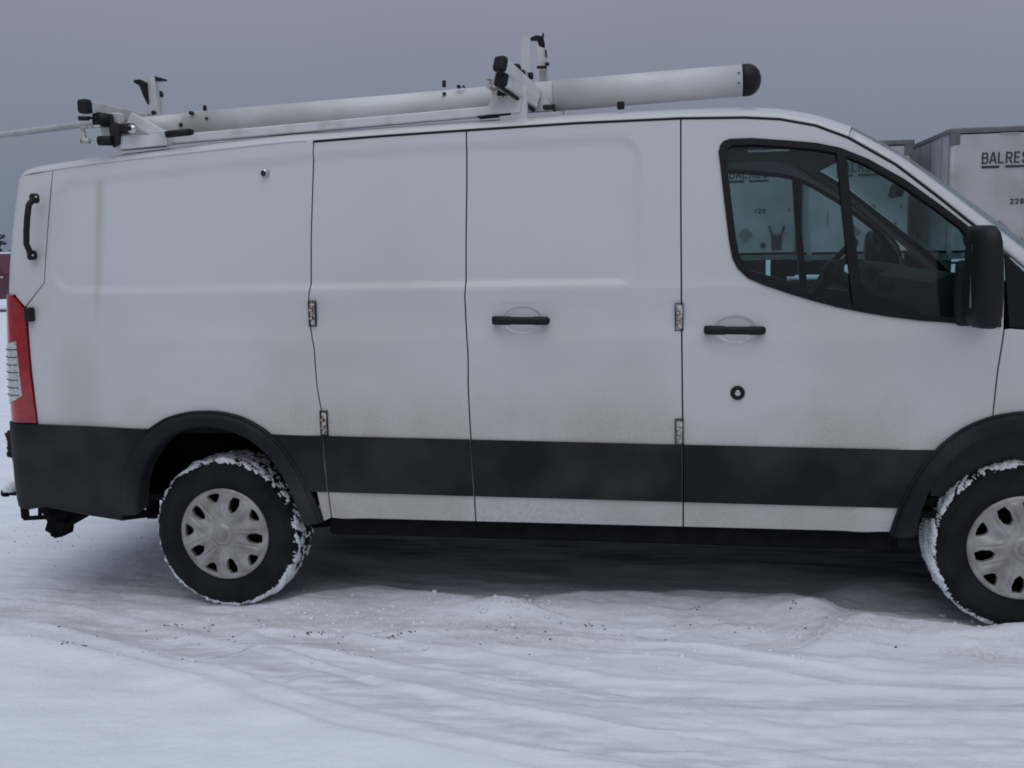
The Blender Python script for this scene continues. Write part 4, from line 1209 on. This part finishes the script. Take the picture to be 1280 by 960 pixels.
# feet under the crossbars
mb = MB()
for yy in (.25, 1.81):
    mb.box((xr + .05, yy, 2.18), (.10, .05, .13), bev=.006); 
    mb.box((1.30, yy, 2.20), (.12, .05, .14), bev=.006)
each(mb, 'rack_foot', rw, rack, RO)
# rear drop-down mechanism on the near end
f = lambda Y: (lambda p: P(p[0], p[1], Y)); 
def plate(px, Y, th, name, m_, par=rack):
    MB().prism(px, f(Y), lambda p: P(p[0], p[1], Y) + np.array([0, th, 0])).done(name, m_, par, RO)
plate([(146, 172), (160, 169), (208, 168), (209, 181), (146, 187), (143, 182)], .17, .05, 'rack_bracket', rw)
plate([(150, 152), (158, 150), (163, 166), (156, 173), (150, 170)], .19, .02, 'hinge_plate', M['steel'])
plate([(136, 158), (142, 152), (149, 155), (148, 180), (141, 184), (138, 172)], .15, .02, 'hinge_plate', M['rim'])
mb = MB(); mb.tube([P(118, 149, .18), P(140, 151, .2)], [.035, .030], 14); mb.tube([P(152, 161, .14), P(167, 161, .14)], .023, 12); mb.tube([P(124, 176, .14), P(141, 176, .14)], .022, 12)
each(mb, 'pivot_roller', M['black'], rack, RO)
mb = MB(); mb.tube([P(163, 158, .14), P(169, 165, .14)], .012, 8); mb.lathe([(0, -.02), (.020, -.02), (.020, .0), (0, .0)], P(167, 162, .14), 'Y', 12)
each(mb, 'bolt', M['chrome'], rack, RO)
mb = MB(); mb.tube([P(99, 148, .10), P(111, 148, .10)], .011, 10); mb.bar(P(111, 147, .10), P(122, 148, .14), .012, .012)
mb.done('release_lever', M['black'], rack, RO)
mb = MB(); mb.bar(P(101, 159, .10), P(126, 158, .14), .02, .012); mb.bar(P(103, 160, .10), P(107, 176, .10), .02, .014); mb.tube([P(102, 176, .10), P(112, 176, .10)], .013, 10); mb.tube([P(112, 175, .11), P(140, 175, .15)], .005, 8)
mb.done('crank_linkage', M['steel'], rack, RO)
mb = MB(); mb.tube([P(208, 168, .16), P(238, 165, .16)], .0155, 12); mb.tube([P(238, 165, .16), P(241, 165, .16)], .012, 10)
mb.done('grip_handle', M['black'], rack, RO)
mb = MB(); mb.bar(P(163, 147, .20), P(206, 171, .22), .03, .050); mb.bar(P(195, 165, .15), P(210, 164, .17), .012, .01)
mb.done('swing_arm', rw, rack, RO)
# rear ladder clamp: curved white post with black hooks
plate([(182, 101), (186, 97), (194, 96), (195, 120), (197, 142), (184, 142), (183, 125), (184, 112)], .62, .035, 'clamp_post', rw)
plate([(167, 100), (174, 99), (182, 103), (183, 118), (184, 130), (179, 120), (174, 107), (167, 103)], .60, .03, 'clamp_hook', M['black'])
plate([(193, 95), (204, 98), (204, 100), (194, 101)], .60, .04, 'clamp_hook', M['black'])
plate([(195, 114), (199, 113), (201, 117), (200, 122), (196, 122)], .66, .03, 'clamp_hook', M['black'])
plate([(196, 120), (200, 120), (203, 142), (197, 142)], .66, .03, 'clamp_post', rw)
MB().tube([P(192, 141, .58), P(192, 141, .62)], .012, 8).done('bolt', M['rim'], rack, RO)
# front ladder clamps
plate([(651, 45), (662, 44), (663, 93), (652, 92)], .85, .035, 'clamp_post', rw)
plate([(663, 47), (670, 44), (678, 45), (681, 55), (680, 60), (674, 58), (671, 50), (663, 50)], .62, .03, 'clamp_hook', M['black'])
plate([(671, 58), (680, 58), (684, 90), (684, 132), (673, 132), (674, 90)], .62, .03, 'clamp_post', rw)
plate([(681, 48), (683, 60), (686, 133), (683, 133)], .61, .02, 'clamp_post', rw)
mb = MB(); mb.bar(P(679, 41, .6), P(679, 47, .6), .01, .008); mb.bar(P(682, 62, .6), P(683, 72, .6), .01, .008); mb.box(P(677, 84, .60), (.045, .02, .012)); mb.box(P(684, 80, .60), (.02, .02, .014))
mb.box(P(680, 109, .59), (.07, .03, .02)); mb.box(P(661, 95, .6), (.04, .03, .03))
mb.tube([P(684, 110, .57), P(690, 110, .57)], .012, 8)
each(mb, 'clamp_bolt', M['rim'], rack, RO)
# front drop-down mechanism
plate([(654, 96), (676, 112), (692, 138), (652, 140), (650, 120)], .36, .04, 'rack_bracket', rw)
plate([(608, 99), (620, 98), (622, 110), (614, 114), (608, 110)], .20, .04, 'rack_bracket', M['steel'])
plate([(618, 115), (640, 110), (652, 122), (650, 140), (612, 143), (606, 141)], .217, .006, 'hinge_plate', rw)
plate([(622, 112), (633, 118), (628, 121), (621, 119)], .20, .02, 'release_lever', M['black'])
mb = MB()
mb.bar(P(646, 100, .30), P(648, 118, .30), .02, .014); mb.bar(P(651, 128, .30), P(652, 140, .30), .02, .014); mb.bar(P(636, 98, .22), P(638, 110, .22), .02, .012)
mb.bar(P(664, 124, .34), P(665, 130, .34), .02, .012); mb.bar(P(692, 130, .34), P(693, 140, .34), .02, .01); mb.box(P(654, 92, .3), (.02, .02, .03)); mb.box(P(686, 134, .34), (.05, .03, .02))
each(mb, 'linkage_plate', M['rim'], rack, RO)
mb = MB(); mb.bar(P(622, 122, .2), P(640, 120, .2), .01, .008); mb.bar(P(613, 108, .18), P(617, 118, .18), .012, .012); mb.bar(P(636, 113, .2), P(643, 122, .2), .012, .02); mb.tube([P(627, 128, .18), P(627, 128, .2)], .006, 8)
mb.bar(P(668, 118, .34), P(676, 136, .34), .01, .006); mb.bar(P(676, 122, .34), P(668, 137, .34), .01, .006)
mb.done('crank_linkage', M['steel'], rack, RO)
# small black bracket further forward on the roof
MB().box(P(776, 132, .30), (.030, .04, .030), bev=.003).done('roof_stud', M['black'], rack, RO)

# conduit carrier tube
TA = P(170, 163.5, .45); TB = P(928, 100.5, .45)
ca = empty('conduit_carrier', (TA[0], TA[1], TA[2]), 'long white plastic conduit tube with black domed cap lying along the rack', 'carrier tube')
TO = tuple(TA)
dv = (TB - TA) / np.linalg.norm(TB - TA)
at_t = lambda L: TA + dv * L
LT = np.linalg.norm(TB - TA)
def px_t(u):      # length along the tube for a pixel column
    lo, hi = 0, LT
    for _ in range(40):
        mid = (lo + hi) / 2; q = at_t(mid) - CAM; uu_ = 640 + FPX * (q @ rr) / (q @ fw)
        if uu_ < u: lo = mid
        else: hi = mid
    return lo
t1 = px_t(236); t2 = px_t(693)
MB().tube([at_t(t1), at_t(t2)], .0655, 32).done('tube_body', M['pvc'], ca, TO)
MB().tube([at_t(t2 + .002), at_t(LT - .002)], .0670, 32).done('tube_body', M['pvc'], ca, TO)
MB().tube([at_t(0), at_t(t1 - .003)], .0610, 32).done('tube_end', M['pvc'], ca, TO)
hp_ = [(0, .0675), (.012, .0685), (.035, .0665), (.055, .056), (.070, .038), (.077, .018), (.079, .004)]
MB().tube([at_t(LT + a) for a, r_ in hp_], [r_ for a, r_ in hp_], 32).done('tube_cap', M['black'], ca, TO)
def screw(u, v, r_=.006, name='screw', m_='rim'):
    p = P(u, v, .385); MB().lathe([(0, -.006), (r_ * .8, -.005), (r_, 0), (r_, .02)], p, 'Y', 10).done(name, M[m_], ca, TO)
for q in [(924, 91, .004), (924, 104, .004), (238, 141, .009), (258, 148, .007), (226, 156, .010), (555, 117, .0075), (573, 108, .008), (579, 108, .005)]: screw(*q)
for q in [(256, 134), (555, 103)]:
    p = P(*q, .45); MB().lathe([(.009, -.02), (.009, .006), (.005, .009), (0, .009)], p, 'Z', 10).done('screw', M['rim'], ca, TO)
MB().tube([P(178, 154, .385), P(186, 152, .385)], .004, 6).done('latch', M['rim'], ca, TO)
# thin pole sticking out behind
A_ = P(-260, 198, .62); B_ = P(150, 149.5, .62)
mb = MB(); mb.tube([A_, (A_ + B_) / 2 + np.array([0, 0, -.01]), B_], [.013, .016, .018], 12)
M['pole'] = mat('grey_plastic_pole', (0.42, 0.44, 0.44), .5, noise=.2)
o = mb.done('plastic_pole', M['pole'], None, (0, 0, 0)); o['label'] = 'thin pale plastic pole sticking out behind the roof rack'; o['category'] = 'pole'

# ================================================================= TRAILERS
M['tr_white'] = mat('trailer_white', (0.40, 0.40, 0.40), .5, col2=(0.31, 0.30, 0.29), nscale=1.3, lo=.4, hi=.7)
M['tr_side'] = mat('trailer_side_aluminium', (0.40, 0.41, 0.43), .5, metal=.1, noise=.15, nscale=2)
M['tr_grey'] = mat('trailer_rail', (0.15, 0.155, 0.16), .5, metal=.2, noise=.3, nscale=5)
M['tr_dark'] = mat('trailer_dark', (0.05, 0.05, 0.052), .7)
M['ink'] = mat('black_lettering', (0.02, 0.02, 0.025), .6)
M['sign'] = mat('placard_grey', (0.24, 0.22, 0.22), .6, noise=.4, nscale=30)
M['orange'] = mat('dull_marker', (0.30, 0.27, 0.25), .5)
GLYPH = {  # strokes on a 0..1 x 0..1 cell
 'B': [[(.14, 0), (.14, 1)], [(.14, .93), (.66, .93), (.84, .82), (.84, .64), (.66, .53), (.14, .53)], [(.66, .53), (.88, .42), (.88, .20), (.68, .07), (.14, .07)]],
 'A': [[(.08, 0), (.44, 1)], [(.92, 0), (.56, 1)], [(.24, .30), (.76, .30)], [(.40, .94), (.60, .94)]],
 'L': [[(.16, 0), (.16, 1)], [(.16, .07), (.86, .07)]],
 'R': [[(.14, 0), (.14, 1)], [(.14, .93), (.66, .93), (.85, .82), (.85, .60), (.66, .48), (.14, .48)], [(.56, .46), (.90, 0)]],
 'E': [[(.16, 0), (.16, 1)], [(.16, .93), (.88, .93)], [(.16, .52), (.78, .52)], [(.16, .07), (.88, .07)]],
 'S': [[(.86, .76), (.80, .90), (.62, .94), (.36, .94), (.17, .84), (.17, .66), (.34, .56), (.66, .46), (.84, .34), (.84, .16), (.64, .06), (.36, .06), (.18, .12), (.13, .26)]],
 '0': [[(.5, .94), (.22, .84), (.15, .5), (.22, .16), (.5, .06), (.78, .16), (.85, .5), (.78, .84), (.5, .94)]],
 '1': [[(.52, 0), (.52, 1)], [(.30, .80), (.52, .94)]],
 '2': [[(.15, .76), (.28, .92), (.60, .94), (.82, .80), (.80, .60), (.18, .07)], [(.15, .07), (.87, .07)]],
 '8': [[(.5, .94), (.24, .86), (.24, .62), (.5, .53), (.76, .62), (.76, .86), (.5, .94)], [(.5, .53), (.18, .40), (.18, .16), (.5, .06), (.82, .16), (.82, .40), (.5, .53)]],
 '9': [[(.84, .60), (.60, .46), (.26, .50), (.16, .72), (.28, .90), (.60, .94), (.84, .82), (.84, .40), (.70, .10), (.30, .06)]]}
def text_obj(txt, x0, yf, z0, hgt, width, par, orgn, name='lettering', wt=.22):
    cw = width / (len(txt) + .16 * (len(txt) - 1)); k = 0
    for i_, ch_ in enumerate(txt):
        mb = MB(); xo = x0 + i_ * cw * 1.16
        for st_ in GLYPH[ch_]:
            for a, b in zip(st_, st_[1:]):
                k += 1; t_ = cw * wt; yy = yf - .006 - .0004 * (k % 9)
                A_ = Vector((xo + a[0] * cw, yy, z0 + a[1] * hgt)); B_ = Vector((xo + b[0] * cw, yy, z0 + b[1] * hgt)); d_ = (B_ - A_).normalized()
                e_ = t_ * .30 if len(st_) > 2 else 0
                mb.bar(A_ - d_ * e_, B_ + d_ * e_, .010, t_, up=(d_.z, 0, -d_.x), bev=0)
        mb.done('letter' if ch_.isalpha() else 'digit', M['ink'], par, orgn)
def trailer(uleft, Y, number, label, zt=4.08):
    xl = P(uleft, 250, Y)[0]; W_ = 2.55; L = 14.6; zb = 1.12
    O = (xl + W_ / 2, Y + 1.0, 0)
    t = empty('semi_trailer', O, label, 'trailer', 'white box trailers parked side by side')
    MB().box((xl + W_ / 2, Y + .03, (zt + zb) / 2 - .02), (W_ - .16, .06, zt - zb - .24), bev=.01).done('front_wall', M['tr_white'], t, O)
    for k in (0, 1):
        xx = xl + (W_ - .04) * k + .02
        MB().box((xx, Y + L / 2 + .12, (zt + zb) / 2), (.04, L - .2, zt - zb - .2), bev=.0).done('side_wall', M['tr_side'], t, O)
        mb = MB(); mb.lathe([(.0, 0), (.07, 0), (.07, zt - zb - .06), (0, zt - zb - .06)], (xl + .075 + (W_ - .15) * k, Y + .07, zb + .02), 'Z', 12); mb.done('corner_post', M['tr_grey'] if k else M['tr_white'], t, O)
        MB().box((xl + .10 + (W_ - .20) * k, Y + .03, zt - .20), (.22, .10, .36), bev=.02).done('corner_casting', M['tr_grey'], t, O)
        MB().box((xl + W_ * k + (.0 if k else .0), Y + L / 2, zt - .05), (.07, L, .11), bev=.01).done('roof_rail', M['tr_grey'], t, O)
        MB().box((xl + (W_ - .1) * k + .05, Y + L / 2, zb - .04), (.08, L, .16), bev=.01).done('bottom_rail', M['tr_grey'], t, O)
        # ribs down the side
        mb = MB()
        for q in range(12): mb.box((xl + W_ * k, Y + .9 + q * 1.2, (zt + zb) / 2), (.012, .03, zt - zb - .3), bev=0)
        each(mb, 'side_rib', M['tr_grey'], t, O)
    MB().box((xl + W_ / 2, Y + .05, zt - .05), (W_ - .02, .12, .12), bev=.02).done('header_rail', M['tr_grey'], t, O)
    MB().box((xl + W_ / 2, Y + .05, zb - .03), (W_ - .05, .12, .14), bev=.01).done('lower_rail', M['tr_grey'], t, O)
    MB().box((xl + W_ / 2, Y + L / 2, zt + .005), (W_ - .05, L - .1, .03), bev=0).done('roof', M['tr_side'], t, O)
    MB().box((xl + W_ / 2, Y + L / 2, zb + .01), (W_ - .12, L - .2, .05), bev=0).done('floor', M['tr_dark'], t, O)
    MB().box((xl + W_ / 2, Y + L - .02, (zt + zb) / 2), (W_ - .1, .05, zt - zb - .1), bev=0).done('rear_door', M['tr_white'], t, O)
    mb = MB()
    for xx in (xl + .75, xl + W_ - .75): mb.box((xx, Y + 3.0, .58), (.12, .12, 1.05)); mb.box((xx, Y + 3.0, .06), (.3, .3, .03))
    mb.bar((xl + .75, Y + 3.0, .85), (xl + W_ - .75, Y + 3.0, .85), .06, .06)
    mb.done('landing_gear', M['tr_dark'], t, O)
    for yy in (11.6, 12.9):
        for xx in (xl + .30, xl + W_ - .30):
            MB().lathe([(.25, -.24), (.49, -.22), (.51, 0), (.49, .22), (.25, .24)], (xx, Y + yy, .50), 'X', 20).done('wheel', M['tyre'], t, O)
        MB().tube([(xl + .3, Y + yy, .5), (xl + W_ - .3, Y + yy, .5)], .08, 8).done('axle', M['tr_dark'], t, O)
    MB().box((xl + W_ / 2, Y + 12.2, .66), (2.2, 3.2, .78), bev=.02).done('underside_blocker', M['tr_dark'], t, O)  # solid block added to shut out the bright ground beyond the trailer
    for k in (0, 1): MB().box((xl + .42 + (W_ - .84) * k, Y + 10.6, .62), (.66, .02, .80), bev=0).done('blocking_mud_flap', M['tr_dark'], t, O)  # flaps made wide to help close off the bright view underneath
    # lettering
    tx = xl + .70; zt_ = 3.24
    text_obj('BALRES', tx, Y, zt_, .265, 1.04, t, O)
    mb = MB(); mb.box((tx + .20, Y - .006, zt_ - .075), (.40, .008, .06), bev=0); mb.box((tx + .79, Y - .006, zt_ - .075), (.52, .008, .055), bev=0)
    each(mb, 'lettering_underline', M['ink'], t, O)
    text_obj(number, xl + 1.36, Y, 2.29, .12, .32, t, O, wt=.22)
    MB().box((xl + 1.15, Y - .012, 1.72), (.27, .02, .27), Matrix.Rotation(PI / 4, 3, 'Y'), bev=.004).done('hazard_placard', M['sign'], t, O)
    mb = MB(); mb.box((xl + 1.98, Y - .03, 1.50), (.26, .06, .42), bev=.02); mb.bar((xl + 1.85, Y - .04, 1.70), (xl + 1.78, Y - .04, 1.95), .03, .05); mb.bar((xl + 2.11, Y - .04, 1.70), (xl + 2.18, Y - .04, 1.95), .03, .05)
    mb.lathe([(0, -.05), (.07, -.05), (.07, 0), (0, 0)], (xl + 1.62, Y - .01, 1.42), 'Y', 12)
    mb.done('air_coupling_box', M['tr_dark'], t, O)
    mb = MB(); mb.box((xl + 1.30, Y - .01, 3.93), (.42, .02, .04), bev=0); mb.done('marker_lamp', M['orange'], t, O)
    mb = MB(); mb.box((xl + .5, Y - .005, 2.1), (.02, .006, .4), bev=0); mb.box((xl + 2.25, Y - .01, 1.7), (.03, .01, .05), bev=0); mb.box((xl + 2.3, Y - .01, 2.35), (.03, .01, .10), bev=0)
    each(mb, 'rivet_plate', M['tr_grey'], t, O)
    return t
trailer(879, 24.8, '120', 'white box trailer seen through the rear part of the cab window, numbered 120')
trailer(1010, 23.5, '119', 'white box trailer in the middle of the row, mostly hidden behind the van windscreen pillar', 4.0)
trailer(1186, 21.9, '228', 'nearest white box trailer, right of the van windscreen, its left side showing')

# ================================================================= FAR LEFT: parked car, trees, woods
def car(c, label):
    cx, cy = c; O = (cx, cy, 0)
    t = empty('parked_car', O, label, 'car')
    # long estate car seen from its side
    body = [(-2.4, .35), (-2.42, .75), (-2.3, 1.0), (-1.4, 1.08), (1.9, 1.12), (2.3, 1.05), (2.38, .6), (2.3, .35), (1.85, .33), (1.78, .55), (1.5, .70), (1.2, .55), (1.12, .33), (-1.12, .33), (-1.2, .55), (-1.5, .70), (-1.78, .55), (-1.85, .33)]
    MB().prism(body, lambda p: (cx + p[0], cy - .9, p[1]), lambda p: (cx + p[0], cy + .9, p[1])).done('body', mat('maroon_paint', (.075, .016, .032), .35, coat=.4), t, O)
    cab = [(-1.35, 1.07), (-.75, 1.60), (1.95, 1.64), (2.25, 1.07)]
    MB().prism(cab, lambda p: (cx + p[0], cy - .8 + .12 * (p[1] - 1.07), p[1]), lambda p: (cx + p[0], cy + .8 - .12 * (p[1] - 1.07), p[1])).done('cabin', mat('maroon_paint_dusty', (.13, .03, .05), .4), t, O)
    for a in ([(-1.15, 1.12), (-.72, 1.52), (.1, 1.54), (.1, 1.12)], [(.18, 1.12), (.18, 1.54), (1.1, 1.55), (1.1, 1.12)], [(1.18, 1.12), (1.18, 1.55), (1.85, 1.56), (2.08, 1.12)]):
        MB().prism(a, lambda p: (cx + p[0], cy - .825 + .12 * (p[1] - 1.07), p[1]), lambda p: (cx + p[0], cy - .79 + .12 * (p[1] - 1.07), p[1])).done('window', mat('car_glass', (.10, .12, .16), .15), t, O)
    MB().box((cx + .6, cy, 1.665), (2.7, 1.5, .07), bev=.03, seg=2).done('roof_snow', M['snow2'], t, O)
    MB().box((cx + .05, cy - .915, .98), (4.5, .02, .05), bev=0).done('side_strip', mat('cream_strip', (.5, .45, .36), .5), t, O)
    MB().box((cx + .0, cy - .91, .42), (2.0, .03, .14), bev=0).done('sill', mat('tan_sill', (.30, .26, .20), .6), t, O)
    for xx in (-1.5, 1.5):
        for sy in (-.82, .82):
            MB().lathe([(0, -.10), (.2, -.11), (.33, -.09), (.34, 0), (.33, .09), (0, .10)], (cx + xx, cy + sy, .34), 'Y', 20).done('wheel', M['tyre'], t, O)
pc = PZ(6, 389, 0)
car((pc[0] - 2.25, pc[1] + .9), 'maroon parked car with snow on its roof, far left behind the van')

M['bark'] = mat('bark', (.045, .035, .028), .9, noise=.4)
M['needle'] = mat('needles', (.028, .035, .030), .9, col2=(.06, .065, .055), nscale=1.5)
def conifer(x, y, H, label, seed, lean=0):
    r_ = random.Random(seed)
    t = empty('pine_tree', (x, y, 0), label, 'tree', 'pine trees on the far side of the yard')
    MB().tube([(x, y, -.3), (x + .05, y, H * .5), (x + lean, y, H)], [H * .022, H * .013, .02], 8).done('trunk', M['bark'], t, (x, y, 0))
    bm = bmesh.new(); bs = bmesh.new()
    for k in range(int(H * 11)):
        z = H * (.18 + .80 * (k / (H * 11))) + r_.uniform(-.2, .2); R_ = (1 - z / H) * H * .26 + .15
        R_ *= r_.uniform(.55, 1.1); a = r_.uniform(0, 2 * PI)
        dx, dy = math.cos(a), math.sin(a); n = 9
        for q in range(n):
            tq = (q + .5) / n; c_ = Vector((dx * R_ * tq, dy * R_ * tq, z - R_ * .30 * tq * tq + .05))
            for _ in range(4):
                d = Vector((r_.gauss(0, 1), r_.gauss(0, 1), r_.gauss(-.1, .5))).normalized() * r_.uniform(.10, .24); e_ = d.cross(Vector((r_.gauss(0, 1), r_.gauss(0, 1), r_.gauss(0, 1)))).normalized() * .045
                b_ = bs if (r_.random() < .22 and d.z > -.3) else bm
                v = [b_.verts.new(c_ + e_ + Vector((0, 0, .02 if b_ is bs else 0))), b_.verts.new(c_ - e_), b_.verts.new(c_ + d)]; b_.faces.new(v)
    for nm, b_, m_ in (('crown', bm, M['needle']), ('branch_snow', bs, M['snow2'])):
        me = bpy.data.meshes.new(nm); b_.to_mesh(me); b_.free(); me.materials.append(m_); link(nm, me, t)
TREES = [(-2, 296, 46, 'nearest pine, dusted with snow, directly above the maroon parked car'), (-38, 282, 52, 'tall pine behind the rear of the maroon car'), (-75, 290, 56, 'pine at the far left end of the row of trees')]
for k, (u, v, dst, lb) in enumerate(TREES):
    Yt = CAM[1] + dst * .86; p = P(u, v, Yt); conifer(p[0], Yt, max(2.6, p[2]), lb, 100 + k)
# far-off woods: one low ragged mass on the horizon
bm = bmesh.new(); r_ = random.Random(5)
for k in range(9000):
    a = r_.uniform(-PI, PI); R_ = r_.uniform(330, 380); x, y = 2 + R_ * math.sin(a), R_ * math.cos(a)
    hh = 3.4 + 1.6 * math.sin(a * 23) * math.sin(a * 7.3) + r_.uniform(-.8, .8); z = r_.uniform(0, 1) ** .8 * hh
    s_ = r_.uniform(.6, 1.6); d = Vector((r_.gauss(0, 1), r_.gauss(0, 1), r_.gauss(0, .8))).normalized() * s_
    e_ = d.cross(Vector((0, 0, 1.01))).normalized() * s_ * .7 if abs(d.z) < .99 * s_ else Vector((s_, 0, 0))
    c_ = Vector((x, y, z)); bm.faces.new([bm.verts.new(c_ - d), bm.verts.new(c_ + e_), bm.verts.new(c_ + d + Vector((0, 0, s_))), bm.verts.new(c_ - e_)])
me = bpy.data.meshes.new('distant_woods'); bm.to_mesh(me); bm.free(); me.materials.append(mat('far_wood', (.12, .125, .13), .95, noise=.4, nscale=.2))
link('distant_woods', me, label='low dark line of woods on the horizon behind the yard', cat='woods', kind='stuff')

sc.cycles.max_bounces = 8
sc.cycles.transparent_max_bounces = 12
sc.cycles.pixel_filter_type = 'BLACKMAN_HARRIS'
sc.cycles.filter_width = 1.8
